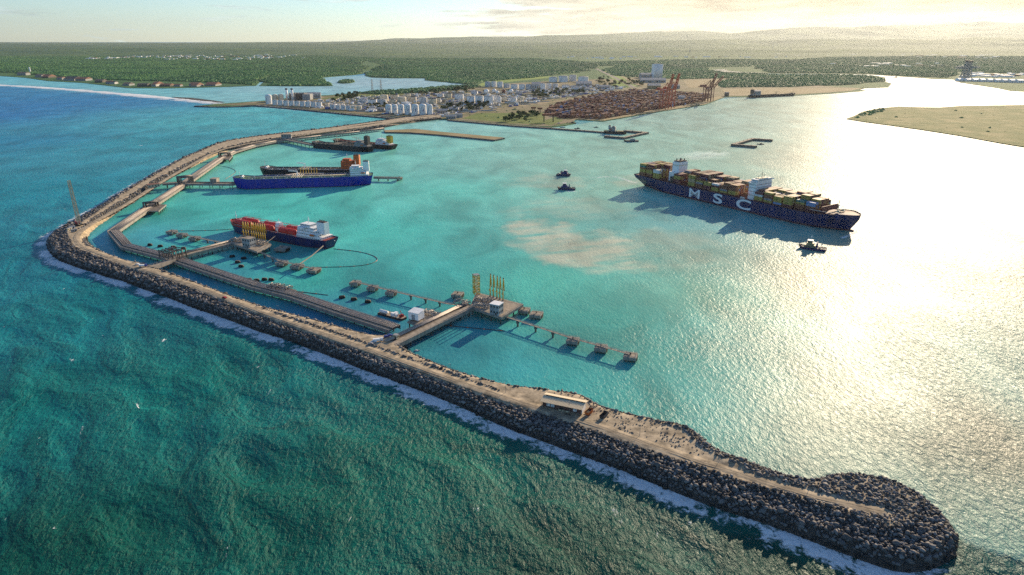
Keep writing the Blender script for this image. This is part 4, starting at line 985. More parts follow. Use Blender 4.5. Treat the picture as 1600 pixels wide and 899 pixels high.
# gangway recess, bow gear
mb = MB()
for k in range(5): mb.tube((26 + k * 1.6, -25.2, 16.8), (26 + k * 1.6, -25.2, 19.6), .35, n=6)
mb.build('pilot_station', M['white'], cs)
mb = MB(); mb.add([(140, -17, 20.5), (140, 17, 20.5), (143, 17, 20.5), (143, -17, 20.5), (140, -17, 26), (140, 17, 26), (141, 17, 26), (141, -17, 26)], [(0, 1, 2, 3), (4, 5, 6, 7), (0, 4, 7, 3), (1, 2, 6, 5), (0, 1, 5, 4), (3, 2, 6, 7)]); mb.build('wave_breaker', M['rust_red'], cs)
mast(cs, (152, 0, 20.6), 14, M['cream'], 1, .45)
for y in (-5, 5):
    mb = MB().box((155, y, 20.6), (5, 3, 1.6)).tube((155, y - 1.8, 22.4), (155, y + 1.8, 22.4), 1.1, n=10); mb.build('windlass', M['cream'], cs)
deck_rail(cs, .86, .99, hb, xx, 21.4, M['white'], 17)
mb = MB()
for s in range(2): mb.box((164 - s * 1.2, -7.6 - s * 1.2, 19.2 - s * 1.8), (6 - 2 * s, .3, .5), R(24))
mb.build('bow_mark', M['lettering'], cs)
# containers
CC = {'mustard': (.40, .30, .07), 'maroon': (.15, .04, .05), 'brown': (.22, .085, .05), 'rust orange': (.36, .13, .05), 'white': (.66, .66, .66), 'pale blue': (.16, .28, .50), 'teal': (.05, .20, .20), 'tan': (.46, .34, .20), 'grey': (.25, .25, .27)}
def container_mesh(cn, logo=True):
    m0 = mat('container_' + cn.replace(' ', '_'), CC[cn], 0.6, 0.28, 0.6, streak=True); mb = MB(); l, w, h = 12.05, 2.40, 2.56
    mb.box((0, 0, 0), (l, w - .12, h - .02))
    for x in (-l / 2 + .09, l / 2 - .09):
        for y in (-w / 2 + .09, w / 2 - .09): mb.box((x, y, 0), (.2, .2, h))
    for sg in (-1, 1):
        mb.box((0, sg * (w / 2 - .06), 0), (l - .4, .14, .2)); mb.box((0, sg * (w / 2 - .06), h - .16), (l - .4, .14, .16))
        for k in range(10): mb.box((-5.2 + k * 1.155, sg * (w / 2 - .05), .2), (.5, .1, h - .36))
        if logo: mb.box((.2, sg * (w / 2 + .015), .85), (1.5, .04, .95), mi=1)
    return mb.mesh('container', [m0, M['dark_steel']])
CM = {c: container_mesh(c, c in ('mustard', 'tan')) for c in CC}
NAMES = list(CC)
def build_cargo():
    r = random.Random(21)
    # tiers per bay: (near rows, middle rows, far rows)
    T = [(7, 7, 7), (7, 7, 7), (6, 7, 7), (5, 5, 6), (6, 7, 7), (5, 7, 7), (4, 5, 6), (4, 4, 6), (4, 5, 5), (5, 5, 6), (4, 5, 5), (5, 4, 5), (4, 4, 5), (5, 5, 6), (4, 6, 6), (4, 5, 4)]
    items = []
    for b, x in enumerate(BAYS):
        nr = 18 if x < 100 else 14; cuts = (r.randint(3, 5), r.randint(9, 12))
        runs = {}
        hts = []
        for k in range(nr):
            g = 0 if k < cuts[0] else 1 if k < cuts[1] else 2
            hts.append(max(2, T[b][g] - (1 if r.random() < .08 else 0)))
        if b == 2: hts = [5 if k < 9 else 7 for k in range(nr)]
        near = []
        pal = r.choice([['mustard', 'maroon'], ['mustard', 'brown'], ['mustard', 'tan'], ['brown', 'mustard'], ['maroon', 'mustard']])
        for tier in range(8): near.append(pal[(tier // 2) % 2] if r.random() < .85 else r.choice(['grey', 'white', 'teal', 'pale blue']))
        if b == 2: near = ['mustard', 'mustard', 'mustard', 'white', 'white', 'white', 'white']
        if b == 15: near = ['maroon', 'brown', 'pale blue', 'pale blue']
        if b in (12, 13): near = ['pale blue' if b == 12 else 'maroon'] + ['mustard'] * 7
        for k in range(nr):
            top = r.choice(['mustard', 'tan', 'tan', 'brown', 'brown', 'rust orange', 'maroon', 'maroon'])
            for tier in range(hts[k]):
                y = -(nr - 1) / 2 * 2.5 + k * 2.5
                c = near[min(tier, len(near) - 1)] if k == 0 else (near[min(tier, len(near) - 1)] if k < 3 and r.random() < .6 else top if r.random() < .8 else r.choice(['brown', 'maroon', 'grey', 'mustard', 'tan', 'pale blue', 'rust orange']))
                vis = tier >= hts[k] - 1 or k == 0 or (hts[k - 1] <= tier)
                pri = (0 if k == 0 else 1 if (k and hts[k - 1] <= tier) else 2 + k * .1) if vis else 99
                items.append((pri, -x, b, k, tier, x, y, c))
    items.sort(); ordn = lambda n: ['first', 'second', 'third', 'fourth', 'fifth', 'sixth', 'seventh', 'eighth', 'ninth', 'tenth', 'eleventh', 'twelfth', 'thirteenth', 'fourteenth', 'fifteenth', 'sixteenth', 'seventeenth', 'eighteenth'][n]
    Mx = cs.matrix_basis if False else Matrix.Translation(cs.location) @ Matrix.Rotation(CS_H, 4, 'Z')
    mass = {c: [] for c in CC}
    for i, (pri, _, b, k, tier, x, y, c) in enumerate(items):
        loc = Mx @ Vector((x, y, 18.6 + tier * 2.6))
        if i < 300:
            o = link('shipping_container', CM[c], None, None, loc, CS_H)
            tag(o, f'{c} ship container, {ordn(b)} bay from stern, {ordn(k)} row in, {ordn(tier)} tier up', 'container', 'containers on the container ship')
        else: mass[c].append(loc)
    mb = MB(); mats = [CM[c].materials[0] for c in CC]; ca, sa = math.cos(CS_H), math.sin(CS_H)
    for mi, c in enumerate(CC):
        for p in mass[c]: mb.box(p, (12.05, 2.4, 2.56), CS_H, mi)
    tag(mb.build('stowed_containers', mats), 'remaining stacked containers in the middle of the container ship', 'containers', kind='stuff')
build_cargo()

# ---------------------------------------------------------------- tankers
def place(a, b, z=0):
    """stern pixel a, bow pixel b (water level) -> centre, heading, length"""
    A = G(*a); B = G(*b); d = B - A; return (A + B) / 2, math.atan2(d.y, d.x), d.length
def tanker(name, label, a, b, B, D, hullm, bootm, deckm, superm, funnelm, boot_z=1.2, sup=(.03, .13), sup_h=14, sup_w=.8, pipem='deck_grey', near=-1, side_shift=0.0, bow=.86, trunks=None, domes=0, crane=True, pipes=7, funnel_h=9, mastm='white'):
    c, hd, L = place(a, b); n = Vector((-math.sin(hd), math.cos(hd), 0)); c = c + n * side_shift
    t = empty(name, (c.x, c.y, 0), hd); tag(t, label, 'ship')
    dz_, hb_, xx_ = hull_parts(t, L, B, D, M[hullm], M[bootm], M[deckm], bow_start=bow, fine=2.3, rake=L * .02, flare=.03, stern_w=(.5, .86), sheer=(.6, 2.4), boot_z=boot_z, bulb=0, stern_rake=L * .02)
    zd = D - .85; x0 = -L / 2 + L * sup[0]; x1 = -L / 2 + L * sup[1]; xc = (x0 + x1) / 2; w = B * sup_w
    deck_rail(t, .02, .97, hb_, xx_, D, M[mastm], D)
    # deck pipes
    xa = x1 + 4; xb = L / 2 * .82
    for i in range(pipes):
        y = (i - (pipes - 1) / 2) * 1.1; MB().path([Vector((xa, y, zd + 1.4)), Vector((xb - (i % 3) * 6, y, zd + 1.4))], .32, 6).build('deck_pipe', M[pipem], t, smooth=True)
    mb = MB()
    for x in np.arange(xa, xb, 9): mb.box((x, 0, zd), (.6, pipes * 1.25, 1.1))
    mb.build('pipe_bridge', M[mastm], t)
    # manifold amidships across the deck
    mb = MB(); xm = (xa + xb) / 2
    for k in range(6): mb.path([Vector((xm - 7.5 + k * 3, -B * .44, zd + 1.6)), Vector((xm - 7.5 + k * 3, B * .44, zd + 1.6))], .35, 6)
    mb.build('manifold', M[pipem], t)
    mb = MB()
    for x in np.arange(xa + 6, xb - 4, (xb - xa) / 9):
        for y in (-B * .3, B * .3): mb.lathe((x, y, zd), [(.9, 0), (.9, .9), (.3, 1.1)], 8); mb.tube((x + 3, y * .8, zd), (x + 3, y * .8, zd + 2.4), .16, n=5)
    mb.build('hatch', M[mastm], t)
    if crane:
        for s in (-1, 1): cr = MB().tube((xm, s * 3, zd), (xm, s * 3, zd + 9), .6, .5).beam((xm, s * 3, zd + 9), (xm + 13, s * 4, zd + 10.5), .6, .7); cr.build('hose_crane', M[mastm], t)
    # superstructure in stepped decks
    tiers = 4; zz = zd
    for k in range(tiers):
        f = 1 - .13 * k; hgt = sup_h / tiers; cc = (xc + (x1 - x0) * .06 * k, 0, zz); dd = ((x1 - x0) * (1 - .1 * k), w * f, hgt - .003)
        o = block(t, 'deckhouse', M[superm], cc, dd); window_band(o, cc, dd, 12, zz + hgt * .4, hgt * .3); zz += hgt
    nb_ = block(t, 'wheelhouse', M[superm], (xc + (x1 - x0) * .22, 0, zz), ((x1 - x0) * .42, w * .5, 3.0)); window_band(nb_, (xc + (x1 - x0) * .22, 0, zz), ((x1 - x0) * .42, w * .5, 3.0), 12, zz + 1.3, 1.1)
    wing = MB().box((xc + (x1 - x0) * .24, 0, zz - .05), ((x1 - x0) * .22, B * .98, .4)); wing.box((xc + (x1 - x0) * .35, 0, zz + .35), (.15, B * .98, 1.0)); wing.build('bridge_wing', M[superm], t)
    mast(t, (xc + (x1 - x0) * .2, 0, zz + 3), 8, M[mastm], 2, .4)
    f0 = x0 + (x1 - x0) * .12; fn = MB(); fw = B * .16; fl = (x1 - x0) * .34
    fn.prism([(f0 - fl / 2, -fw), (f0 + fl / 2, -fw * .8), (f0 + fl / 2, fw * .8), (f0 - fl / 2, fw)], zd + sup_h * .5, zd + sup_h + funnel_h); fo_ = fn.build('funnel', M[funnelm], t)
    block(fo_, 'funnel_top', M['dark_steel'], (f0, 0, zd + sup_h + funnel_h), (fl * .85, fw * 1.5, .8)); mb = MB()
    for k in (-1, 0, 1): mb.tube((f0 + k * fl * .25, 0, zd + sup_h + funnel_h + .8), (f0 + k * fl * .25, 0, zd + sup_h + funnel_h + 2.6), .5, n=8)
    mb.build('exhaust_pipe', M['dark_steel'], fo_)
    for s in (-1, 1):
        lb_ = MB().lathe((0, 0, 0), [(.2, -3.5), (1.1, -2.6), (1.25, 0), (1.1, 2.6), (.2, 3.5)], 10).build('lifeboat', M['orange'], t, smooth=True); lb_.rotation_euler = (0, R(90), 0); lb_.location = (xc - (x1 - x0) * .2, s * (w * .5 + 1), zd + sup_h * .45)
    if name == 'red_tanker':
        mb = MB()
        for sg in (-1, 1):
            vs = []; n_ = 26
            for i in range(n_ + 1):
                tt = .70 + .3 * i / n_; zt = dz_(tt) + .35; zb_ = D - 1.6
                vs += [(xx_(tt, zb_ / D), sg * (hb_(tt, zb_ / D) + .06), zb_), (xx_(tt, 1), sg * (hb_(tt, 1) + .06), zt)]
            mb.add(vs, [(2 * i, 2 * i + 2, 2 * i + 3, 2 * i + 1) for i in range(n_)])
        mb.build('bow_bulwark', M['red'], t)
    # forecastle gear, masts
    mast(t, (L / 2 * .90, 0, dz_(.95) - .9), 12, M[mastm], 1, .35)
    mb = MB()
    for y in (-3.2, 3.2): mb.box((L / 2 * .86, y, dz_(.93) - .9), (4, 2.4, 1.3)); mb.tube((L / 2 * .86, y - 1.4, dz_(.93) + 1), (L / 2 * .86, y + 1.4, dz_(.93) + 1), .9, n=8)
    mb.build('windlass', M[mastm], t)
    return t, L, zd, xa, xb, B
# blue tanker
tanker('blue_tanker', 'long bright blue tanker with green deck moored at the middle jetty', (583,290.5), (362,297), 32, 15.5, 'blue_hull', 'black_hull', 'deck_green', 'white', 'white', boot_z=.9, sup=(.03, .16), sup_h=13, pipem='cream', side_shift=-16)
bk = tanker('black_tanker', 'black tanker with orange superstructure moored behind the blue tanker', (566,277.0), (403,276), 30, 12, 'black_hull', 'boot', 'deck_grey', 'orange', 'orange', sup=(.04, .2), sup_h=15, pipem='dark_steel', side_shift=-14)
tanker('dark_cargo_ship', 'dark navy ship with pale blue deckhouse at the far jetty, nearer of two', (575,239), (483,231.5), 28, 11, 'black_hull', 'black_hull', 'deck_grey', 'wall_grey', 'dark_steel', sup=(.05, .24), sup_h=9, pipem='dark_steel', side_shift=-14, funnel_h=12, mastm='cream')
tanker('dark_cargo_ship', 'maroon-decked ship with white deckhouse and yellow funnel, farther of the far pair', (611,235), (516,226), 26, 9, 'black_hull', 'boot', 'deck_maroon', 'white', 'yellow', sup=(.05, .26), sup_h=10, pipem='deck_red', side_shift=-13, funnel_h=9, mastm='cream')
# red gas tanker
rt, rL, rz_, rxa, rxb, rB = tanker('red_tanker', 'gas tanker with red deck and tanks and white stern deckhouse beside yellow loading arms', (508,392.5), (352,362), 24, 10.5, 'navy', 'boot', 'deck_red', 'white', 'white', sup=(.05, .27), sup_h=12, sup_w=.86, pipem='red', side_shift=-12, bow=.80, pipes=4, crane=False, funnel_h=7)
M['bright_red'] = mat('bright_red', (.55, .04, .03), .5, .2, .2)
for i, x in enumerate(np.linspace(rxa + 14, rxb - 12, 3)):
    for y in (-5.4, 5.4):
        o = MB().lathe((0, 0, 0), [(.5, -14.5), (2.8, -13.2), (4.2, -11), (4.2, 11), (2.8, 13.2), (.5, 14.5)], 18).build('cargo_tank', M['bright_red'], rt, smooth=True); o.rotation_euler = (0, R(90), 0); o.location = (x, y, rz_ + 2.4)
mb = MB()
for x in np.linspace(rxa, rxb, 9): mb.beam((x, -9.5, rz_ + 6.4), (x, 9.5, rz_ + 6.4), .3); mb.beam((x, -9.5, rz_), (x, -9.5, rz_ + 6.4), .3); mb.beam((x, 9.5, rz_), (x, 9.5, rz_ + 6.4), .3)
for y in (-9.5, -2, 2, 9.5): mb.beam((rxa, y, rz_ + 6.5), (rxb, y, rz_ + 6.5), .35)
mb.build('deck_frame', M['bright_red'], rt)
mb = MB(); mb.box((0, 0, rz_), (5, 8, 7.5)); mb.box((0, 0, rz_ + 7.5), (6, 5, 2.4)); mb.tube((0, 0, rz_ + 9.8), (0, 0, rz_ + 14), .3); mb.build('compressor_house', M['white'], rt)
mb = MB(); q = rL / 2 * .78; mb.add([(q, -10, 10), (q + 3, -9, 12.6), (q + 3, 9, 12.6), (q, 10, 10), (q + 3, -9, 9), (q + 3, 9, 9)], [(0, 1, 2, 3), (1, 4, 5, 2), (0, 4, 1), (3, 2, 5)]); mb.build('forecastle_bulkhead', M['bright_red'], rt)
# bow wave paint mark and stern mark
mb = MB(); mb.beam((-rL / 2 + 3.4, -9.6, 8.0), (-rL / 2 + 1.2, -6.6, 6.9), .12, .5).beam((-rL / 2 + 1.2, -6.6, 6.9), (-rL / 2 + .5, -3.6, 8.2), .12, .5); mb.build('stern_mark', M['lettering'], rt)

# ---------------------------------------------------------------- tugs and small craft
def tug(label, u, v, hd, hullm, superm, L=29):
    c = G(u, v); t = empty('tug', (c.x, c.y, 0), hd); tag(t, label, 'tug', 'tugs working in the harbour')
    B = 10.5; dz2, hb2, xx2 = hull_parts(t, L, B, 2.6, M[hullm], M['black_rubber'], M['deck_grey'], bow_start=.62, fine=2.0, rake=1.5, stern_w=(.75, .82), sheer=(0, 1.6), boot_z=.6, deck_drop=.6, zb=-1)
    mb = MB()
    for sg in (-1, 1):
        pts = [Vector((xx2(k / 24, .95), sg * (hb2(k / 24, .95) + .1), dz2(k / 24) - .25)) for k in range(25)]; mb.path(pts, .34, 6)
    mb.build('rubbing_strake', M['black_rubber'], t)
    o = MB().lathe((0, 0, 0), [(.6, -3.2), (.95, -2.6), (.95, 2.6), (.6, 3.2)], 10).build('bow_fender', M['black_rubber'], t, smooth=True); o.rotation_euler = (R(90), 0, 0); o.location = (L / 2 - 1.3, 0, 3.5)
    a = block(t, 'deckhouse', M[superm], (2.5, 0, 2.0), (12, 7, 2.9)); window_band(a, (2.5, 0, 2), (12, 7, 2.9), 7, 3.3, .7)
    block(t, 'upper_house', M[superm], (2.5, 0, 4.9), (8, 5.6, 2.2)); wh = MB().prism([(.5, -2), (1.2, -2.5), (4.4, -2.5), (5.4, -1.6), (5.4, 1.6), (4.4, 2.5), (1.2, 2.5), (.5, 2)], 7.1, 9.8).build('wheelhouse', M[superm], t)
    MB().prism([(.45, -2.05), (1.2, -2.56), (4.42, -2.56), (5.46, -1.64), (5.46, 1.64), (4.42, 2.56), (1.2, 2.56), (.45, 2.05)], 8.1, 9.2).build('window_band', M['glass'], wh)
    block(t, 'wheelhouse_roof', M['white'] if superm != 'navy' else M['navy'], (2.9, 0, 9.8), (6, 5.8, .35)); mast(t, (2.2, 0, 10.1), 6.5, M['white'], 2, .22)
    for s in (-1, 1): MB().box((-4.4, s * 2.4, 2.0), (1.5, 1.2, 6.2)).build('funnel', M[hullm], t)
    mb = MB().box((-7.5, 0, 2), (2.2, 2.6, 1.6)).tube((-7.5, -1.6, 3.4), (-7.5, 1.6, 3.4), .8, n=10); mb.build('towing_winch', M['grey_steel'], t)
    mb = MB().beam((-11, -2.6, 2), (-11, -2.6, 4), .3).beam((-11, 2.6, 2), (-11, 2.6, 4), .3).beam((-11, -2.6, 4), (-11, 2.6, 4), .3); mb.build('towing_arch', M['grey_steel'], t)
    deck_rail(t, .05, .9, hb2, xx2, 2.7, M['grey_steel'], 2.6)
M['tug_blue'] = mat('tug_blue', (.012, .02, .16), 0.45, 0.3, 0.4)
M['khaki'] = mat('khaki_paint', (.34, .29, .15), 0.6, 0.25, 0.4)
tug('small dark blue tug farther from the camera, astern of the container ship', 881, 275, R(-25), 'tug_blue', 'tug_blue', 25)
tug('small dark blue tug nearer the camera, astern of the container ship', 885, 296.5, R(175), 'tug_blue', 'tug_blue', 28)
tug('tug with khaki deckhouse and white mast below the container ship\'s bow', 1269, 389.5, R(150), 'tug_blue', 'khaki', 29)
# grey vessel in the caisson basin
tanker('supply_vessel', 'small grey-blue supply vessel with a tall deckhouse inside the caisson basin', (944,208.5), (979,210), 17, 6.5, 'black_hull', 'black_hull', 'deck_green', 'wall_grey', 'wall_grey', sup=(.2, .5), sup_h=10, sup_w=.7, pipem='yellow', side_shift=0, bow=.75, pipes=3, crane=False, funnel_h=3, mastm='wall_grey')
tanker('bulk_barge', 'dark ship with grey deckhouse moored along the far right quay', (1172,153.2), (1243,149.8), 24, 9, 'black_hull', 'black_hull', 'deck_grey', 'wall_grey', 'dark_steel', sup=(.03, .2), sup_h=14, pipem='dark_steel', side_shift=4, mastm='dark_steel')
def boat(label, u, v, L, hd, m='dark_steel', sm_='wall_grey'):
    c = G(u, v); t = empty('small_boat', (c.x, c.y, 0), hd); tag(t, label, 'boat', 'small boats')
    hull_parts(t, L, L * .27, L * .09, M[m], M[m], M['deck_grey'], bow_start=.6, fine=1.8, rake=L * .05, stern_w=(.8, .85), sheer=(0, L * .04), boot_z=.15, deck_drop=.2, zb=-.6)
    block(t, 'cabin', M[sm_], (-L * .1, 0, L * .08), (L * .3, L * .18, L * .12)); mb = MB().tube((-L * .1, 0, L * .2), (-L * .1, 0, L * .36), L * .012, n=5); mb.build('mast', M['grey_steel'], t)
for l, u, v, L, h, m, s in [('low dark barge just below the caisson basin, its left end raised', 986,221.5, 34, R(180), 'dark_steel', 'wall_grey'),('small dark launch between the basin and the container quay', 931,199.5, 13, R(190), 'dark_steel', 'dark_steel'),('small dark launch inside the lone caisson corner', 1188,226, 15, R(170), 'black_hull', 'dark_steel'),
    ('flat dark barge moored below the container yard corner, right one', 893,193.5, 26, R(175), 'dark_steel', 'dark_steel'),('flat barge moored below the container yard corner, left one', 872,194.2, 20, R(175), 'dark_steel', 'wall_grey'),('dark boat alongside the mole below the yard', 902,201.6, 16, R(178), 'black_hull', 'dark_steel'),('boat with white cabin alongside the mole', 879,199.6, 14, R(178), 'dark_steel', 'white'),
    ('tiny white skiff in the water right of the near access bridge', 652,548.5, 4.5, R(5), 'white', 'white'),('tiny pale skiff beneath the near access bridge', 667,523.5, 5, R(10), 'cream', 'cream'),('tiny red work boat at the end of the straight boom', 694,508.5, 5.5, R(-10), 'red', 'cream'),('dark moored barge near the right channel mouth', 1399,121.6, 30, R(180), 'black_hull', 'dark_steel')]:
    boat(l, u, v, L, h, m, s)
# ================================================================ port on the far shore
M['tank_white'] = mat('tank_white', (.84, .83, .80), 0.6, 0.08, 0.1, streak=True)
M['tank_cream'] = mat('tank_cream', (.72, .62, .45), 0.6, 0.15, 0.1, streak=True)
M['tank_grey'] = mat('tank_grey', (.60, .60, .60), 0.6, 0.15, 0.1, streak=True)
M['roof_grey'] = mat('roof_grey', (.36, .36, .36), 0.7, 0.25, 0.1)
M['warehouse'] = mat('warehouse', (.52, .52, .50), 0.7, 0.2, 0.1, streak=True)
M['tile_roof'] = mat('tile_roof', (.26, .12, .08), 0.8, 0.3, 0.2)
M['logo_blue'] = mat('logo_blue', (.04, .10, .32), 0.5, 0.1, 0.3)
for nm, pts, m, z in [('grass_field', [(500,155.5),(545,149),(640,147.5),(560,157)], 'grass', 2.06),('grass_field', [(722,186.5),(745,178),(850,177),(852,188),(846,196.5),(800,194)], 'grass', 2.06),
    ('grass_field', [(745,134.5),(758,128.5),(860,119.5),(870,121),(780,130.5),(752,135.5)], 'field', 2.08),('grass_field', [(941,112),(960,106),(975,118),(980,130),(1000,136),(960,140),(940,140),(965,130)], 'field', 2.10),
    ('bare_patch', [(1068,126.5),(1127,124.5),(1121,138),(1075,138)], 'bare', 2.12),('quay_apron', [(1134,150.8),(1128,140),(1180,139),(1345,138.8),(1330,143),(1250,148)], 'bare', 2.10),
    ('quay_apron', [(944,189.8),(1000,180),(1100,164.3),(1132,152.5),(1122,151),(1090,161.5),(1000,176),(942,186.5)], 'bare', 2.16),('grass_field', [(843,192),(868,184),(880,190),(858,197.5)], 'grass', 2.10),
    ('far_field', [(608,86.5),(680,84),(685,88.5),(610,90)], 'field', 2.05),('far_field', [(700,84.5),(800,81.5),(860,83),(800,90.5),(720,89)], 'field', 2.05),('far_field', [(800,83.5),(855,79),(862,85),(810,88)], 'field', 2.09),
    ('far_field', [(380,80.5),(470,78),(560,82),(520,84.5),(420,84)], 'field', 2.05)]:
    sheet(nm, pts, z, M[m], 1.2)
M['pond'] = bpy.data.materials.new('pond_water'); b = nodes(M['pond']).nodes['Principled BSDF']; b.inputs['Base Color'].default_value = (.10, .14, .15, 1); b.inputs['Roughness'].default_value = 0.22; b.inputs['IOR'].default_value = 1.33
for pts in ([(868,87.4),(900,85.6),(958,84.2),(940,86.4),(905,88.6),(870,89.2)],[(1107,110.2),(1120,109.2),(1135,108.9),(1137,111),(1163,113.6),(1200,114.3),(1165,115.2),(1130,114),(1110,112)],[(1220,103.6),(1232,101.2),(1246,102.4),(1240,104.6),(1228,106)],[(1393,90.8),(1420,90.9),(1420,91.7),(1393,91.6)],[(1438,89.0),(1468,89.2),(1468,90.4),(1438,90.2)],[(1542,87),(1590,87.4),(1590,88.3),(1542,87.9)],[(1461,103),(1480,103.3),(1480,104.3),(1461,104.2)],[(800,89.2),(858,88.2),(858,89.2),(800,90.2)]):
    sheet('pond', pts, 2.3, M['pond'], 1.3)
# roads of the port
def road(pts, w, z=2.2, m='asphalt'):
    L = [G(u, v, z) for u, v in pts]; mb = MB(); strip(mb, L, -w / 2, w / 2, z - .3, z); tag(mb.build('port_road', M[m]), kind='structure')
road([(991,137),(960,121),(935,109),(925,105),(940,100),(985,96),(1000,92)], 26); road([(1003,135),(975,121),(950,111)], 18, 2.26, 'bare'); road([(690,182),(760,172),(860,160),(960,146),(1000,139)], 22, 2.3, 'bare')
road([(420,160),(500,165),(600,172),(690,180)], 12, 2.3, 'bare')

def quaywall(label, pts, w, z, m='dark_concrete', top='deck', name='caisson_wall', cat='quay wall'):
    L = [G(u, v, 0) for u, v in pts]; t = empty(name, (0, 0, 0)); tag(t, label, cat)
    mb = MB(); strip(mb, L, -w / 2, w / 2, -3, z); mb.build('wall', M[m], t); mb = MB(); strip(mb, L, -w / 2 + .8, w / 2 - .8, z - .1, z + .08); mb.build('deck', M[top], t)
    for p, tt in along(L, 24): MB().box((p.x, p.y, z), (1.2, 1.2, 1.1)).build('bollard', M['dark_steel'], t)
quaywall('caisson basin wall in the middle of the picture, open at the left', [(945,215),(975,217.5),(1010,209.5),(975,206.5)], 9, 4.5)
quaywall('lone angular caisson wall standing in the water behind the container ship', [(1182,231.5),(1146,228.5),(1176,219.5),(1207,221.5)], 9, 4.8)
quaywall('long thin mole running from the shore to the caisson basin', [(700,189),(800,198),(860,202),(945,208.5)], 8, 3.6)
L = [G(u, v, 3.4) for u, v in [(600,203.5),(650,201.5),(690,206),(789,215.5),(773,218.8),(690,210.8),(640,206.8),(601,206.2)]]
t = empty('finger_quay', (0, 0, 0)); tag(t, 'long sandy finger quay running out right from the breakwater root', 'quay'); MB().prism([p.xy for p in L], -3, 3.3).build('wall', M['dark_concrete'], t); c = sum(L, Vector()) / len(L); MB().prism([(c.x + (p.x - c.x) * .985, c.y + (p.y - c.y) * .95) for p in L], 3.2, 3.42).build('deck', M['bare'], t)
t = empty('seafront_revetment', (0, 0, 0)); tag(t, 'dark rock revetment along the seafront below the white tanks', 'seawall')
mb = MB(); Ls = [G(u, v, 0) for u, v in [(306,166.8),(330,168),(362,167.8),(400,166.2),(450,170.2),(500,175.2),(560,181.2),(600,184.8),(640,188.8),(668,188.5)]]
strip(mb, Ls, -7, 5, -2, 3.2); mb.build('core', M['rock'], t); r_ = random.Random(3); mb = MB()
for p, tt in along(Ls, 5):
    for k in range(3):
        n = Vector((-tt.y, tt.x, 0)); q = p + n * r_.uniform(-8, 5); s = r_.uniform(1.5, 3.2); mb.lathe((q.x, q.y, 2.2 + r_.uniform(-1.5, 1.2)), [(s * .5, -s * .5), (s, 0), (s * .4, s * .5)], 5)
mb.build('boulder_mass', M['rock'], t)['kind'] = 'stuff'

# ---- storage tanks
def tank_mesh(h_over_r, m, roof, logo):
    n = 28; H_ = h_over_r; sh = MB().lathe((0, 0, 0), [(1, 0), (1, H_)], n).mesh('shell', [M[m]], True)
    return sh
TANK_N = [0]
def tank(label, u0, u1, vtop, vbase, m='tank_white', roof='cone', group=None, logo=False, stair=True, low=1.0):
    p = G((u0 + u1) / 2, vbase, 2.0); s = mpp(p); r = (u1 - u0) / 2 * s * 1.0; p = Vector((p.x, p.y + r * .9, 2.0)); h = max(4.0, (vbase - vtop) * s * .97 - r * .10)
    t = empty('storage_tank', p); tag(t, label, 'tank', group)
    n = 26; MB().lathe((0, 0, 0), [(r, 0), (r, h)], n).build('shell', M[m], t, smooth=False)
    if roof == 'cone': rf = MB().lathe((0, 0, h + .02), [(r * 1.01, 0), (r * .6, r * .09), (.3, r * .16)], n)
    elif roof == 'dome': rf = MB().lathe((0, 0, h + .02), [(r * 1.0, 0), (r * .86, r * .24), (r * .5, r * .42), (.2, r * .48)], n)
    else: rf = MB().lathe((0, 0, h - 1.6), [(r * .97, 0), (r * .97, .3), (.3, .35)], n)
    rf.build('roof', M['roof_grey' if m != 'tank_cream' else 'tank_cream'] if roof != 'dome' else M[m], t, smooth=True)
    MB().lathe((0, 0, h - .5), [(r * 1.0 + .02, 0), (r + .35, 0), (r + .35, .5), (r + .02, .5)], n).build('rim', M['white'], t)
    if stair:
        mb = MB(); a0 = -2.5
        for k in range(9): a = a0 + k * .11; b_ = a + .11; mb.beam((math.cos(a) * (r + .5), math.sin(a) * (r + .5), h * k / 9), (math.cos(b_) * (r + .5), math.sin(b_) * (r + .5), h * (k + 1) / 9), .9, .5)
        mb.build('stair', M['grey_steel'], t)
    if logo:
        # blue drop-shaped mark on the shell facing the harbour
        mb = MB(); vs = []; k = 8
        for (fx, fz) in ((-.16, .50), (.02, .70), (.22, .72), (.06, .46), (-.02, .34)):
            a = -math.pi / 2 + .25 + fx * 1.1; vs.append((math.cos(a) * (r + .12), math.sin(a) * (r + .12), h * fz))
        mb.add(vs, [(0, 1, 2, 3, 4)]); vs = []
        for (fx, fz) in ((-.30, .20), (.34, .20), (.34, .25), (-.30, .25)): a = -math.pi / 2 + .25 + fx * 1.1; vs.append((math.cos(a) * (r + .12), math.sin(a) * (r + .12), h * fz))
        mb.add(vs, [(0, 1, 2, 3)]); mb.build('logo', M['logo_blue'], t)
    return t
oname = ['first', 'second', 'third', 'fourth', 'fifth', 'sixth', 'seventh', 'eighth', 'ninth', 'tenth', 'eleventh', 'twelfth', 'thirteenth', 'fourteenth', 'fifteenth', 'sixteenth', 'seventeenth']
tank('tall white tank at the left end of the seafront terminal', 414, 424, 150, 163.5, 'tank_white', 'dome'); tank('cream tank second from the left end of the seafront', 424, 433, 149.5, 158.5, 'tank_cream', 'dome'); tank('cream tank third from the left end of the seafront', 433.5, 442.5, 149, 158.5, 'tank_cream', 'dome')
for i in range(9): u = 424.5 + i * 8.6; tank(f'low white seafront tank, {oname[i]} from the left in its row of nine', u, u + 9.0, 156.6 + i * .42, 164.6 + i * .45, 'tank_white', 'cone', 'row of nine seafront tanks')
for i in range(6): u = 515 + i * 8.2; tank(f'small white seafront tank, {oname[i]} from the left in the middle row of six', u, u + 8.6, 164.3 + i * .35, 171 + i * .42, 'tank_white' if i < 4 else 'tank_cream', 'cone', 'middle row of seafront tanks', logo=i < 4)
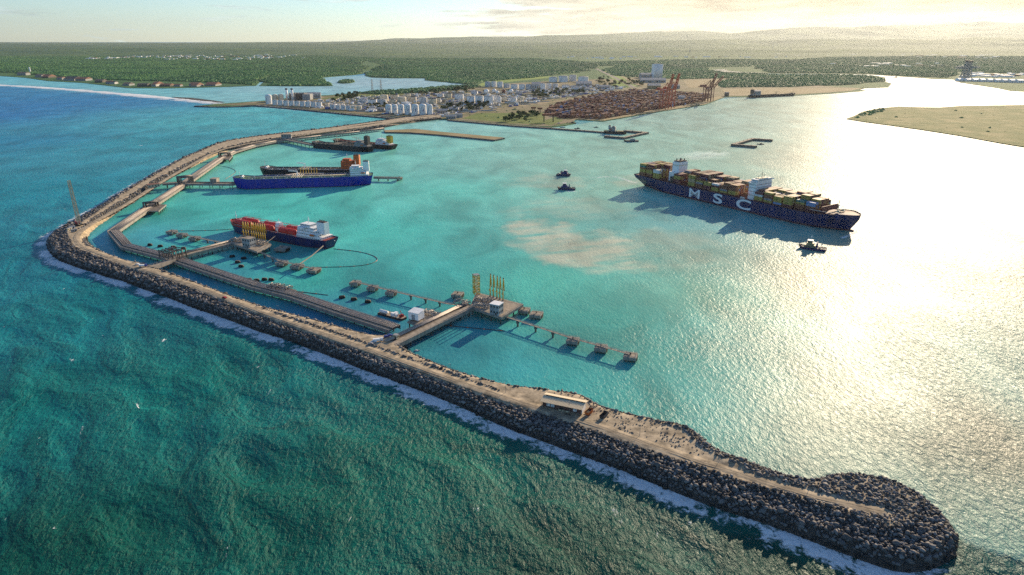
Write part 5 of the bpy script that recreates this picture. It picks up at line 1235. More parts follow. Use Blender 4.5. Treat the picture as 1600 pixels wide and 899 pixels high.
for i, (a, b) in enumerate([(602,612),(612,621),(622,631),(631.5,642),(643,654),(654.5,666),(666.5,676)]): tank(f'big white tank with blue mark, {oname[i]} from left in the right seafront row', a, b, 165, 177 + i * .8, 'tank_white', 'dome', 'right row of big seafront tanks', logo=i < 6)
MID = [(560,574,155,161,'tank_grey'),(573.5,588,155,163,'tank_white'),(588.5,603,155.5,164,'tank_grey'),(593,606,149,159.5,'tank_cream'),(607,617,155,162,'tank_cream'),(609,622,148,157.5,'tank_cream'),(620,634,152,161,'tank_cream'),(631,641,146,155.5,'tank_cream'),(636,650,151,159,'tank_cream'),(655,667,152.5,162.5,'tank_grey'),(670,682,154,163,'tank_cream'),(681,688.5,153,161,'tank_cream'),(682,693,147,152.5,'tank_white'),(694,706,146,153.5,'tank_cream')]
for i, (a, b, c, d, m) in enumerate(MID): tank(f'{m.split("_")[1]} tank behind the seafront, {oname[i]} from the left of the middle group', a, b, c, d, m, 'flat' if m != 'tank_grey' and i % 3 else 'cone', 'middle group of tanks')
RG = [(710,724,147.5,155.6,'tank_white'),(724,736,147,153,'tank_cream'),(729,742,150.6,162,'tank_white'),(742.5,755.5,150,162.5,'tank_white'),(756.5,771,150.6,163.7,'tank_white'),(771.5,783,151,161,'tank_white'),(783.5,791,152,158.5,'tank_cream'),(795,807,153,160.6,'tank_white'),(809,818,151,158,'tank_cream')]
for i, (a, b, c, d, m) in enumerate(RG): tank(f'{m.split("_")[1]} tank right of the middle group, {oname[i]} from the left', a, b, c, d, m, 'cone', 'right group of tanks')
UP = [(757.5,767,128,136),(767.5,776,127.5,136),(777,786,128,137),(787,797,131,137.5),(798,810,132,139.5),(811,820.5,132,140),(821.5,830.5,132,140),(844.5,852.5,130.6,140.6),(853.5,862,130.6,139),(863,872.5,131,139),(858,871,120.5,128.5),(873,888,119,128.5),(889.5,901,117.5,127.5),(904,920,120,129)]
for i, (a, b, c, d) in enumerate(UP): tank(f'grey-white tank in the rear rows beside the forest, {oname[i]} from the left', a, b, c, d, 'tank_white' if i % 3 else 'tank_grey', 'cone', 'rear rows of tanks')
def sphere(label, u0, u1, vt, vb, m='tank_white'):
    p = G((u0 + u1) / 2, vb, 2); s = mpp(p); r = (u1 - u0) / 2 * s; h = max(r * 2.1, (vb - vt) * s); t = empty('gas_sphere', p); tag(t, label, 'tank', 'spherical gas tanks')
    MB().lathe((0, 0, h - r), [(r * math.sin(a) + .02, -r * math.cos(a)) for a in np.linspace(0.02, math.pi - .02, 13)], 20).build('shell', M[m], t, smooth=True)
    for k in range(8): a = k * math.pi / 4; MB().tube((math.cos(a) * r * .95, math.sin(a) * r * .95, 0), (math.cos(a) * r * .95, math.sin(a) * r * .95, h - r), .5, n=6).build('leg', M['grey_steel'], t)
sphere('spherical white gas tank alone at the left of the spheres', 756, 764, 141, 148); sphere('spherical white gas tank, left of the close pair', 769, 775.5, 139.5, 146); sphere('spherical white gas tank, right of the close pair', 774.5, 780, 142, 148); sphere('rust-brown spherical gas tank between the white ones', 784, 790, 140, 146, 'rust_red'); sphere('spherical white gas tank at the right of the spheres', 795, 802, 139.5, 147)

# ---- buildings
def shed(label, u0, u1, vtop, vbase, depth=None, wall='warehouse', roof='roof_grey', rz=0, name='warehouse', group=None, pitched=True, win=4):
    p = G((u0 + u1) / 2, vbase, 2.0); s = mpp(p); w = (u1 - u0) * s; h = max(4, (vbase - vtop) * s * .8); dpt = depth or w * .6
    t = empty(name, (p.x, p.y + dpt / 2, 2.0), rz); tag(t, label, 'building', group)
    MB().box((0, 0, 0), (w, dpt, h)).build('wall', M[wall], t)
    if pitched:
        mb = MB(); hh = h + dpt * .14; mb.add([(-w * .51, -dpt * .53, h - .2), (w * .51, -dpt * .53, h - .2), (w * .51, 0, hh), (-w * .51, 0, hh), (-w * .51, dpt * .53, h - .2), (w * .51, dpt * .53, h - .2)], [(0, 1, 2, 3), (3, 2, 5, 4), (0, 3, 4), (1, 5, 2), (0, 4, 5, 1)]); mb.build('roof', M[roof], t)
    else: MB().box((0, 0, h), (w * 1.02, dpt * 1.02, .8)).build('roof', M[roof], t)
    for k in range(win): MB().box(((k + .5) / win * w - w / 2, -dpt / 2 - .1, h * .25), (w / win * .4, .3, h * .4)).build('window', M['glass'], t)
    return t
SH = [('long low grey building with pale roof in the rear tank rows', 831,845,130,140,60,'warehouse'),('flat dark-roofed warehouse right of the rear tanks', 901,925,130,135,70,'wall_grey'),('white office block beside the rear tanks', 879,889,133,140,30,'white'),('white low office below the rear tanks', 893,905,136,142,30,'white'),('pale warehouse between tanks and container yard', 907,921,138,143,40,'warehouse'),
      ('grey-framed hall left of the port road', 936,952,134.5,139.5,40,'wall_grey'),('long warehouse below the tall white silo', 1002,1041,124.5,129.5,70,'wall_grey'),('dark block just left of the tall white silo', 1001,1018,115.5,122.5,60,'wall_grey'),('dome-roofed pale store behind the first cranes', 1014,1033,133,139,60,'bare'),('dark-roofed store behind the cranes', 1052,1062,133,139,40,'wall_grey'),
      ('grey silo shed on the right end of the container yard', 1061,1071,150,159,30,'warehouse'),('white low shed on the quay behind the cranes', 1030,1042,141,144.5,30,'white'),('low jetty office with flat roof near the breakwater root', 697,712,181,186,20,'wall_grey'),('grey operations building left of the green bank', 713,722,178,184,20,'warehouse'),('flat dark workshop near the breakwater root', 684,700,172,177,30,'wall_grey'),
      ('long pale depot roof beside the port trees', 700,716,169.5,173,30,'warehouse'),('white low plant hall right of the power plant', 478,492,146,153,40,'white'),('pale plant hall at the right end of the power plant', 490,500,145,154,30,'warehouse'),('small pump house behind the middle seafront row', 577,586,167,171,16,'warehouse'),('flat grey substation left of the big seafront row', 588,600,169,173,16,'wall_grey'),
      ('pale bagging shed by the right quay', 1176,1188,141,150.5,26,'wall_grey'),('dark control hut on the right quay', 1133,1139,144,150.5,14,'dark_concrete'),('white administration block at the foot of the rear tanks', 845,856,140,145,30,'white'),('grey workshop right of the spheres', 806,816,144,149,30,'warehouse'),('white shed left of the spheres', 736,746,143,147,30,'white')]
for l, a, b, c, d, dep, w in SH: shed(l, a, b, c, d, dep, w, rz=R(random.uniform(-6, 14)))
# tall silo block with flutes
p = G(1026, 122.5, 2); s = mpp(p); w = 14.2 * s; h = height_at(p, 101.2); t = empty('silo_block', (p.x, p.y, 2), R(8)); tag(t, 'tall white silo block standing above the port', 'silo')
MB().box((0, 0, 0), (w, w * .8, h)).build('core', M['white'], t)
for k in range(8): MB().tube(((k - 3.5) * w / 8, -w * .4, 0), ((k - 3.5) * w / 8, -w * .4, h * .985), w / 17, n=12).build('silo_cell', M['tank_white'], t, smooth=True)
MB().box((-w * .1, 0, h), (w * .7, w * .5, h * .04)).build('headhouse', M['wall_grey'], t)
# power plant
p = G(463, 156, 2); s = mpp(p); t = empty('power_plant', p); tag(t, 'dark power plant block with two slim chimneys behind the seafront tanks', 'power plant')
MB().box((6 * s * .5, 20, 0), (20 * s, 50, 9.5 * s)).build('boiler_house', M['dark_steel'], t); mb = MB(); r_ = random.Random(8)
for k in range(30): mb.box((r_.uniform(-10, 13) * s, r_.uniform(-10, 30), 0), (r_.uniform(3, 9), 5, r_.uniform(4, 11) * s))
mb.build('plant_mass', M['grey_steel'], t)['kind'] = 'stuff'
for u in (449, 457.5):
    q = G(u, 157, 2); h = height_at(q, 139.2); ch = MB().tube((q.x - p.x, q.y - p.y, 0), (q.x - p.x, q.y - p.y, h), 5, 4, 14).build('chimney', M['white'], t, smooth=True); MB().tube((q.x - p.x, q.y - p.y, h * .88), (q.x - p.x, q.y - p.y, h * 1.01), 4.4, 4.3, 14).build('chimney_cap', M['dark_steel'], ch)
MB().box((17 * s, 10, 0), (12 * s, 40, 8.5 * s)).build('turbine_hall', M['wall_grey'], t)

# ---- quay cranes
M['crane_red'] = mat('crane_red', (.52, .09, .035), 0.6, 0.25, 0.1)
M['crane_dark'] = mat('crane_dark', (.24, .07, .05), 0.6, 0.25, 0.1)
def sts_crane(label, u, v, ang, m, boom_up=78, H_=48, RZ=0):
    p = G(u, v, 2.2); t = empty('quay_crane', p, RZ); tag(t, label, 'crane', 'ship-to-shore cranes')   # +x towards the water
    gx = 22; gy = 20; q = M[m]
    for x in (-gx / 2, gx / 2):
        for y in (-gy / 2, gy / 2): MB().beam((x, y, 0), (x, y, H_), 2.0).build('leg', q, t)
    mb = MB()
    for y in (-gy / 2, gy / 2): mb.beam((-gx / 2, y, 14), (gx / 2, y, 14), 1.6); mb.beam((-gx / 2, y, H_), (gx / 2, y, H_), 1.8); mb.beam((-gx / 2, y, 14), (gx / 2, y, H_), 1.1); mb.beam((gx / 2, y, 14), (-gx / 2, y, H_), 1.1)
    for x in (-gx / 2, gx / 2): mb.beam((x, -gy / 2, 15), (x, gy / 2, 15), 1.6); mb.beam((x, -gy / 2, H_), (x, gy / 2, H_), 1.8)
    mb.build('portal', q, t)
    mb = MB()
    for y in (-3, 3): mb.beam((-gx / 2 - 26, y, H_ + 1), (gx / 2 + 2, y, H_ + 1), 1.6, 2.2)
    mb.build('girder', q, t)
    mb = MB(); apex = Vector((gx / 2 - 2, 0, H_ + 26))
    for y in (-gy / 2 * .6, gy / 2 * .6): mb.beam((gx / 2, y, H_), apex, 1.2); mb.beam((-gx / 2, y, H_), apex, 1.0)
    mb.beam(apex, (-gx / 2 - 22, 0, H_ + 2), .7); mb.build('apex_frame', q, t)
    mb = MB(); bl = 52; e = Vector((gx / 2 + 2 + bl * math.cos(R(boom_up)), 0, H_ + 1 + bl * math.sin(R(boom_up)))); lattice(mb, (gx / 2 + 2, 0, H_ + 1), e, 6.5, 5, 9, .9); mb.build('boom', q, t)
    MB().box((-gx / 2 - 12, 0, H_ + 2.2), (12, 8, 6)).build('machinery_house', q, t); MB().box((2, 0, H_ - 5), (4, 4, 4)).build('cab', M['wall_grey'], t)
QD = (G(1100, 164, 0) - G(1000, 180, 0)).normalized(); QA = math.atan2(QD.y, QD.x) - math.pi / 2
sts_crane('left rust-red quay crane of the tall pair with raised boom', 1037, 171, 0, 'crane_red', 76, 60, QA); sts_crane('right rust-red quay crane of the tall pair with raised boom', 1046.5, 169, 0, 'crane_red', 76, 60, QA)
sts_crane('dark quay crane of the far pair, boom raised steeply', 1103.5, 159.5, 0, 'crane_dark', 70, 52, QA); sts_crane('dark quay crane of the far pair, boom at a lower slant', 1108, 158, 0, 'crane_dark', 50, 50, QA)
def yard_gantry(label, u, v, w, h, l, m='rust_red', rz=0.1):
    p = G(u, v, 2.2); t = empty('yard_gantry', p, rz); tag(t, label, 'crane', 'yard gantries')
    for x in (-w / 2, w / 2):
        for y in (-l / 2, l / 2): MB().beam((x, y, 0), (x, y, h), 1.4).build('leg', M['dark_steel'], t)
    MB().box((0, 0, h), (w + 10, l + 3, 5)).build('hopper', M[m], t)
yard_gantry('rust-red hopper gantry on legs at the near corner of the container yard', 857, 190.5, 26, 17, 10); yard_gantry('small rust tower left of the near yard corner, left one', 833.5, 177, 5, 14, 5); yard_gantry('small rust tower left of the near yard corner, right one', 843.5, 177.5, 5, 13, 5)

# ---- container yard: far too many small boxes to tell apart
def build_yard():
    r = random.Random(5); Q0 = G(930, 187.5, 0); n = Vector((-QD.y, QD.x, 0)); poly = P2([(852,180),(868,186),(905,186.6),(940,187.6),(1035,171),(1098,160),(1108,150),(1000,142.5),(955,147),(885,161),(858,171)])
    cols = ['maroon'] * 4 + ['brown'] * 4 + ['rust orange'] * 5 + ['tan', 'pale blue']; mats = [CM[c].materials[0] for c in CC]; idx = {c: i for i, c in enumerate(CC)}
    mb = MB(); rz = math.atan2(QD.y, QD.x); cnt = 0
    for row in range(-2, 34):
        for blk in range(-9, 14):
            for i in range(5):
                base = Q0 + QD * (blk * 78 + i * 13.2) + n * (row * 17 + 22); nt_ = r.choice([1, 2, 3, 3, 4, 4, 5])
                if r.random() < .16: continue
                for k in range(4):
                    q = base + n * (k * 2.7)
                    if not inside(np.array([[q.x, q.y]]), poly)[0]: continue
                    c = r.choice(cols); hgt = max(1, nt_ - (r.random() < .3)) * 2.6; mb.box((q.x, q.y, 2.3), (12.2, 2.5, hgt), rz, idx[c]); cnt += 1
    tag(mb.build('yard_containers', mats), 'rows of stacked rust-red containers filling the container terminal', 'containers', kind='stuff'); print('yard', cnt)
build_yard()

# ---- trees of the port
def leaf_crown(seed, r=4.2, n=240):
    q = np.random.default_rng(seed); lobes = [(q.normal(0, .42, 3) * r * np.array([1, 1, .5]), q.uniform(.45, .7) * r) for _ in range(6)]
    V = []; F = []
    for i in range(n):
        c, rr = lobes[i % 6]; d = q.normal(size=3); d /= np.linalg.norm(d); p = c + d * rr * q.uniform(.7, 1.05); a = q.normal(size=3); a /= np.linalg.norm(a); b = np.cross(a, q.normal(size=3)); b /= np.linalg.norm(b); s = q.uniform(.35, .75) * r * .32
        k = len(V); V += [p + a * s, p + b * s, p - a * s, p - b * s]; F.append((k, k + 1, k + 2, k + 3))
    return V, F
def leaf_mat(name, c1, c2):
    m = bpy.data.materials.new(name); t = nodes(m); N = t.nodes; b = N['Principled BSDF']; b.inputs['Roughness'].default_value = .7; b.inputs['Specular IOR Level'].default_value = .15
    g = N.new('ShaderNodeNewGeometry'); o = N.new('ShaderNodeObjectInfo'); ad = N.new('ShaderNodeMath'); ad.operation = 'ADD'; t.links.new(g.outputs['Random Per Island'], ad.inputs[0]); t.links.new(o.outputs['Random'], ad.inputs[1])
    hf = N.new('ShaderNodeMath'); hf.operation = 'MULTIPLY'; hf.inputs[1].default_value = .5; t.links.new(ad.outputs[0], hf.inputs[0])
    mx = N.new('ShaderNodeMixRGB'); mx.inputs['Color1'].default_value = (*c1, 1); mx.inputs['Color2'].default_value = (*c2, 1); ps = N.new('ShaderNodeTexNoise'); ps.inputs['Scale'].default_value = 1 / 420; ps.inputs['Detail'].default_value = 4; t.links.new(g.outputs['Position'], ps.inputs['Vector']); pm = N.new('ShaderNodeMapRange'); pm.inputs['From Min'].default_value = .38; pm.inputs['From Max'].default_value = .64; pm.inputs['To Min'].default_value = -.32; pm.inputs['To Max'].default_value = .38; t.links.new(ps.outputs['Fac'], pm.inputs['Value'])
    a2 = N.new('ShaderNodeMath'); a2.operation = 'ADD'; a2.use_clamp = True; t.links.new(hf.outputs[0], a2.inputs[0]); t.links.new(pm.outputs['Result'], a2.inputs[1]); t.links.new(a2.outputs[0], mx.inputs['Fac']); t.links.new(mx.outputs['Color'], b.inputs['Base Color']); return m
M['leaf'] = leaf_mat('leaves', (.022, .05, .018), (.06, .115, .032)); M['bark'] = mat('bark', (.10, .075, .05), .9, .3, 1)
CROWN = [np_mesh('crown', *leaf_crown(40 + k), M['leaf']) for k in range(5)]
def trunk_mesh():
    mb = MB().tube((0, 0, 0), (.1, 0, 4.2), .32, .2, 7)
    for a in range(4): mb.tube((.08, 0, 3.0 + a * .3), (math.cos(a * 1.6) * 1.9, math.sin(a * 1.6) * 1.9, 5.4), .14, .06, 5)
    return mb.mesh('trunk', M['bark'])
TRUNK = trunk_mesh()
def tree_clump(label, group, pts, n, seed, s0=1.0):
    poly = P2(pts); r = np.random.default_rng(seed); lo, hi = poly.min(0), poly.max(0); k = 0
    while k < n:
        q = r.uniform(lo, hi)
        if not inside(q[None], poly)[0]: continue
        s = r.uniform(.75, 1.5) * s0; t = empty('tree', (q[0], q[1], 2.0), r.uniform(0, 6.28)); t.scale = (s, s, s * r.uniform(.8, 1.15)); tag(t, label, 'tree', group)
        link('trunk', TRUNK, None, t); link('crown', CROWN[k % 5], None, t, (0, 0, 6.0)); k += 1
tree_clump('dark green tree in the thicket below the white tanks right of the seafront', 'trees below the right tank group', [(705,173),(722,162),(768,163),(772,168),(735,175)], 34, 1, 1.25)
tree_clump('dark green tree on the bank left of the container yard corner', 'trees on the bank by the yard', [(783,191.5),(800,183),(840,177.5),(848,184),(820,192)], 30, 2, 1.2)
tree_clump('dark green tree between the rear tanks and the container yard', 'trees behind the container yard', [(825,150),(840,144),(905,143.5),(928,141),(920,148),(885,152),(850,156)], 44, 3, 1.4)
tree_clump('dark tree right of the power plant behind the seafront tanks', 'trees behind the seafront tanks', [(505,159),(528,150),(560,147.5),(562,153),(530,161.5)], 34, 4, 1.25)
tree_clump('tree on the wooded strip along the port road', 'trees along the port road', [(930,135),(935,120),(965,125),(985,134),(960,140)], 34, 5, 1.4)
tree_clump('tree beside the warehouses below the white silo', 'trees by the silo warehouses', [(975,124),(1000,130),(1010,137),(990,136)], 18, 6, 1.4)
tree_clump('tree behind the middle tank group on the lagoon side', 'trees behind the middle tanks', [(640,149),(690,141),(752,138),(735,144.5),(668,150)], 44, 7, 1.25)
tree_clump('dark tree among sheds near the breakwater root', 'trees near the breakwater root', [(690,170),(708,166),(715,176),(696,180)], 14, 8, 1.2)
tree_clump('small dark tree beside the big white seafront tanks', 'trees by the big seafront tanks', [(570,166.5),(603,163),(602,171),(575,172)], 14, 9, 1.0)

# ---- clutter of the terminal: pipe racks, bunds, parked vehicles, stores; far too small and many to pick apart
def build_clutter():
    r = random.Random(31); mb = MB(); mats = [M['white'], M['warehouse'], M['dark_concrete'], M['rust_red'], M['tank_cream'], M['car_blue2']]
    poly = P2([(425,164),(505,158),(560,152),(640,149),(735,143),(830,141),(925,133),(985,137),(930,147),(860,157),(800,168),(700,184),(640,183),(540,174)]); lo, hi = poly.min(0), poly.max(0); n = 0
    while n < 1700:
        x, y = r.uniform(lo[0], hi[0]), r.uniform(lo[1], hi[1])
        if not inside(np.array([[x, y]]), poly)[0]: continue
        k = r.random(); rz = r.choice([.1, .1, 1.67, -.3]) + r.uniform(-.1, .1); n += 1
        if k < .55: mb.box((x, y, 2), (r.uniform(5, 18), r.uniform(4, 10), r.uniform(2, 7)), rz, r.choice([0, 0, 0, 1, 1, 2, 4, 5]))
        elif k < .85: mb.box((x, y, 2.1), (r.uniform(25, 90), .9, r.uniform(1, 2.5)), rz, r.choice([1, 2, 4]))
        else: mb.tube((x, y, 2), (x, y, r.uniform(9, 22)), .5, .3, 5, 2)
    tag(mb.build('terminal_clutter', mats), 'small sheds, pipe racks, vehicles and masts scattered across the tank terminal', 'clutter', kind='stuff')
M['car_blue2'] = mat('vehicle_blue', (.05, .09, .3), .4, .1, .3)
build_clutter()
# ================================================================ forest, hills, far shore
def crown_group():
    ng = bpy.data.node_groups.new('forest', 'GeometryNodeTree')
    ng.interface.new_socket('Geometry', in_out='INPUT', socket_type='NodeSocketGeometry'); ng.interface.new_socket('Geometry', in_out='OUTPUT', socket_type='NodeSocketGeometry')
    N = ng.nodes; L = ng.links; gi = N.new('NodeGroupInput'); go = N.new('NodeGroupOutput')
    dp = N.new('GeometryNodeDistributePointsOnFaces'); dp.distribute_method = 'RANDOM'; na = N.new('GeometryNodeInputNamedAttribute'); na.data_type = 'FLOAT'; na.inputs['Name'].default_value = 'dens'
    L.new(gi.outputs[0], dp.inputs['Mesh']); L.new(na.outputs['Attribute'], dp.inputs['Density'])
    ico = N.new('GeometryNodeMeshIcoSphere'); ico.inputs['Radius'].default_value = 6.0; ico.inputs['Subdivisions'].default_value = 2
    sp = N.new('GeometryNodeSetPosition'); nt_ = N.new('ShaderNodeTexNoise'); nt_.inputs['Scale'].default_value = 1.1; nt_.inputs['Detail'].default_value = 3
    vm = N.new('ShaderNodeVectorMath'); vm.operation = 'SUBTRACT'; vm.inputs[1].default_value = (.5, .5, .5); L.new(nt_.outputs['Color'], vm.inputs[0]); vs = N.new('ShaderNodeVectorMath'); vs.operation = 'SCALE'; vs.inputs['Scale'].default_value = 8.5; L.new(vm.outputs[0], vs.inputs[0])
    L.new(ico.outputs['Mesh'], sp.inputs['Geometry']); L.new(vs.outputs[0], sp.inputs['Offset'])
    sm_ = N.new('GeometryNodeSetMaterial'); sm_.inputs['Material'].default_value = M['canopy']; L.new(sp.outputs[0], sm_.inputs['Geometry'])
    ip = N.new('GeometryNodeInstanceOnPoints'); L.new(dp.outputs['Points'], ip.inputs['Points']); L.new(sm_.outputs[0], ip.inputs['Instance'])
    rv = N.new('FunctionNodeRandomValue'); rv.data_type = 'FLOAT_VECTOR'; rv.inputs[0].default_value = (.8, .8, .55); rv.inputs[1].default_value = (1.7, 1.7, 1.3); L.new(rv.outputs[0], ip.inputs['Scale'])
    rr = N.new('FunctionNodeRandomValue'); rr.data_type = 'FLOAT_VECTOR'; rr.inputs[0].default_value = (0, 0, 0); rr.inputs[1].default_value = (0, 0, 6.28); L.new(rr.outputs[0], ip.inputs['Rotation'])
    jg = N.new('GeometryNodeJoinGeometry'); L.new(gi.outputs[0], jg.inputs[0]); L.new(ip.outputs[0], jg.inputs[0]); L.new(jg.outputs[0], go.inputs[0]); return ng
M['canopy'] = leaf_mat('canopy', (.025, .10, .05), (.13, .27, .08)); NGF = None
def forest(label, pts, d, z=3.0):
    global NGF
    NGF = NGF or crown_group()
    poly = []; q = random.Random(len(pts) * 7 + int(pts[0][0])); B_ = [G(u, v) for u, v in pts]
    for a_, b_ in zip(B_, B_[1:] + B_[:1]):
        d_ = (b_ - a_); k_ = max(1, min(40, int(d_.length / 130))); n_ = Vector((-d_.y, d_.x, 0)).normalized(); j_ = min(45, d_.length * .08) if d_.length > 150 else 0
        for i_ in range(k_): p_ = a_ + d_ * (i_ / k_) + n_ * (q.uniform(-j_, j_) if i_ else 0); poly.append((p_.x, p_.y))
    tri = tessellate_polygon([[Vector((x, y, 0)) for x, y in poly]])
    me = bpy.data.meshes.new('forest'); me.from_pydata([(x, y, z) for x, y in poly], [], [t if (Vector(poly[t[1]]) - Vector(poly[t[0]])).cross(Vector(poly[t[2]]) - Vector(poly[t[0]])) > 0 else t[::-1] for t in tri]); me.materials.append(M['wild'])
    a = me.attributes.new('dens', 'FLOAT', 'POINT'); a.data.foreach_set('value', [d] * len(poly))
    o = link('forest', me); tag(o, label, 'forest', kind='stuff'); md = o.modifiers.new('scatter', 'NODES'); md.node_group = NGF
forest('dark mangrove forest along the far left shore', [(-260,109.5),(0,113),(60,118),(150,125),(215,127),(330,130),(395,133.5),(404,128),(410,122.5),(420,119),(480,115),(330,108),(120,104),(-200,103)], 1 / 130)
forest('far forest behind the left shore', [(-300,102.8),(-200,102.8),(120,103.8),(330,107.8),(480,114.5),(555,113),(575,108),(560,98),(300,94),(0,93),(-300,93)], 1 / 330)
forest('wooded tongue of land at the left of the lagoon', [(419,134.5),(480,134.8),(516,134.3),(508,129.5),(499,123.5),(505,120.5),(555,117),(566,115),(568,113.5),(480,115.5),(424,119.5),(417,124)], 1 / 120)
forest('forest right of the lagoon behind the tank terminal', [(573,118.5),(582,121),(612,122.2),(666,122.4),(668,125.5),(692,128),(738,132.4),(756,128),(860,118.8),(905,114),(935,104),(860,99),(700,98),(600,103),(584,112.5)], 1 / 125)
forest('far forest behind the lagoon', [(600,102.8),(700,97.8),(860,98.8),(935,103.5),(925,98),(830,91.5),(600,91.5),(575,96)], 1 / 340)
forest('wooded strip along the south shore of the lagoon', [(556,147),(600,143.5),(660,139.6),(736,134.2),(752,136),(735,139.5),(660,146),(600,148.5)], 1 / 110)
forest('forest inland of the container terminal', [(962,119),(945,112),(960,105),(1000,104),(1100,106),(1107,111),(1130,115),(1200,116.5),(1135,123),(1060,124.5),(1010,122)], 1 / 140)
forest('scrub forest on the low right peninsula', [(1132,126.5),(1205,118),(1290,118),(1340,119.2),(1370,121),(1382,126),(1340,132.5),(1240,136.5),(1130,137.5),(1126,131)], 1 / 130)
forest('forest across the river on the far right', [(1205,114.5),(1300,114.9),(1360,116),(1420,119.8),(1480,122.5),(1494,118),(1500,113),(1600,116),(1700,118),(1700,101),(1500,98),(1300,99),(1180,105)], 1 / 210)
forest('small wooded island in the lagoon', [(529,129.8),(532,127.4),(541,126),(551,126.6),(553,128.6),(546,129.9),(537,130.4)], 1 / 100)
forest('patchy woodland on the plain beyond the container terminal', [(940,104),(1000,103),(1100,105.5),(1180,104.5),(1300,98.5),(1240,94),(1120,93),(1000,95),(930,98)], 1 / 650)
forest('patchy woodland on the far right plain', [(1180,104),(1300,98.8),(1500,97.8),(1700,100),(1750,90),(1500,88),(1300,90),(1240,93.5)], 1 / 650)
forest('patchy woodland on the far left plain', [(-320,92.8),(0,92.8),(300,93.8),(560,97.8),(600,91.3),(500,87),(250,85.5),(-320,86)], 1 / 800)
forest('bushes on the grassy sandbank', [(1350,184),(1400,172),(1600,170),(1600,215),(1480,203),(1400,192)], 1 / 9000, -3.5)
# scrub on the sandbank tip
forest('low scrub on the tip of the sandbank', [(1330,184.6),(1350,177),(1372,172),(1392,170),(1380,175),(1352,183),(1340,186)], 1 / 420, 0.2)

forest('low shrubs scattered over the port ground', [(520,153),(640,148),(700,146),(745,141),(850,142),(930,134),(985,136),(960,145),(880,156),(800,176),(720,182),(650,172),(560,164)], 1 / 6500, -2.5)
forest('low shrubs scattered over the bank beside the yard', [(725,185),(760,176),(840,172),(850,186),(840,194),(790,192)], 1 / 3600, -2.5)
# ---- hills: rolling terrain reaching to the horizon
def build_hills():
    xs = np.linspace(-46000, 60000, 260); ys = np.concatenate([np.linspace(9000, 20000, 90), np.linspace(20300, 44000, 90)])
    X, Y = np.meshgrid(xs, ys); f = X / Y                                   # bearing grows to the right
    right = np.clip((f + .30) / .95, 0, 1.15)
    base = np.clip((Y - 9500) / 9000, 0, 1)
    n1 = vn.fbm(X / 3200 + 9, Y / 2600 + 2, 5, .5); n2 = vn2.fbm(X / 1500, Y / 1100, 5, .5); ridge = 1 - np.abs(vn.fbm(X / 5200 + 40, Y / 3000 + 5, 5, .5) * 2 - 1) 
    Z = 4 + base * (30 * n2 + 70 * np.clip(n1 - .36, 0, 1) * 2.2)
    near = np.clip((Y - 9800) / 2500, 0, 1) * np.clip((17000 - Y) / 4000, 0, 1)
    Z += near * np.clip(n2 - .45, 0, 1) * (110 + 90 * right)
    mid = np.clip((Y - 15000) / 4000, 0, 1) * np.clip((30000 - Y) / 5000, 0, 1)
    Z += mid * (np.clip(ridge - .48, 0, 1) * 330 * (.25 + right)) 
    far = np.clip((Y - 27000) / 6000, 0, 1) * np.clip((44500 - Y) / 4000, 0, 1)
    Z += far * (60 + 900 * right * (.32 + .62 * n1 + .36 * vn2.fbm(X / 2600 + 3, Y / 1700, 5, .55))) * np.clip((f + .42) / .3, .12, 1)
    Z = np.where(Y < 9400, 1.0, Z) * np.clip((Y - 9000) / 900, 0, 1)
    P = np.column_stack([X.ravel(), Y.ravel(), Z.ravel() + 1.2]); idx = np.arange(len(P)).reshape(X.shape)
    F = np.stack([idx[:-1, :-1].ravel(), idx[:-1, 1:].ravel(), idx[1:, 1:].ravel(), idx[1:, :-1].ravel()], 1)
    tag(link('hills', np_mesh('hills', P, F, M['hill'], True)), kind='structure')
M['hill'] = land_material('hill_ground', (.025, .085, .05), (.13, .21, .055), (.035, .10, .05), 1 / 1100, 1 / 260, bump=30)
build_hills()
# ---- far towns: specks of white walls, nobody could count them
def town(label, spots, seed):
    r = random.Random(seed); mb = MB()
    for (u0, u1, v0, v1, n, s0) in spots:
        for _ in range(n):
            p = G(r.uniform(u0, u1), r.uniform(v0, v1), 2); w = r.uniform(.5, 1.6) * s0; mb.box((p.x, p.y, 1), (w * r.uniform(.6, 2.6), w, r.uniform(6, 14)), r.uniform(-.2, .2), 0 if r.random() < .8 else 1)
    tag(mb.build('far_town', [M['white'], M['tile_roof']]), label, 'town', kind='stuff')
town('scattered white buildings of a town beyond the left forest', [(140,200,90.5,93.5,26,26),(190,300,86.5,91,70,22),(260,420,86,94,110,22),(400,480,85,92,30,22)], 1)
town('pale industrial buildings on the plain beyond the container terminal', [(980,1240,80,90,90,28),(1170,1420,77,88,80,30),(1420,1560,86,92,30,30),(1300,1560,100,106,26,24),(880,990,88,93,16,22),(1500,1600,116,121,40,20)], 2)
# refinery chimneys
for i, (u, v, vt) in enumerate([(1077.5,85,76),(1049.5,84,78),(1207,79,69),(1235,82,76)]):
    p = G(u, v, 2); h = height_at(p, vt); t = empty('refinery_chimney', p); tag(t, f"slim far refinery chimney, {['second','first','third','fourth'][i]} from the left", 'chimney', 'far refinery chimneys'); MB().tube((0, 0, 0), (0, 0, h), 7, 5, 10).build('stack', M['grey_steel'], t); MB().tube((0, 0, h), (0, 0, h * 1.03), 5.5, 5.5, 10).build('cap', M['dark_steel'], t)
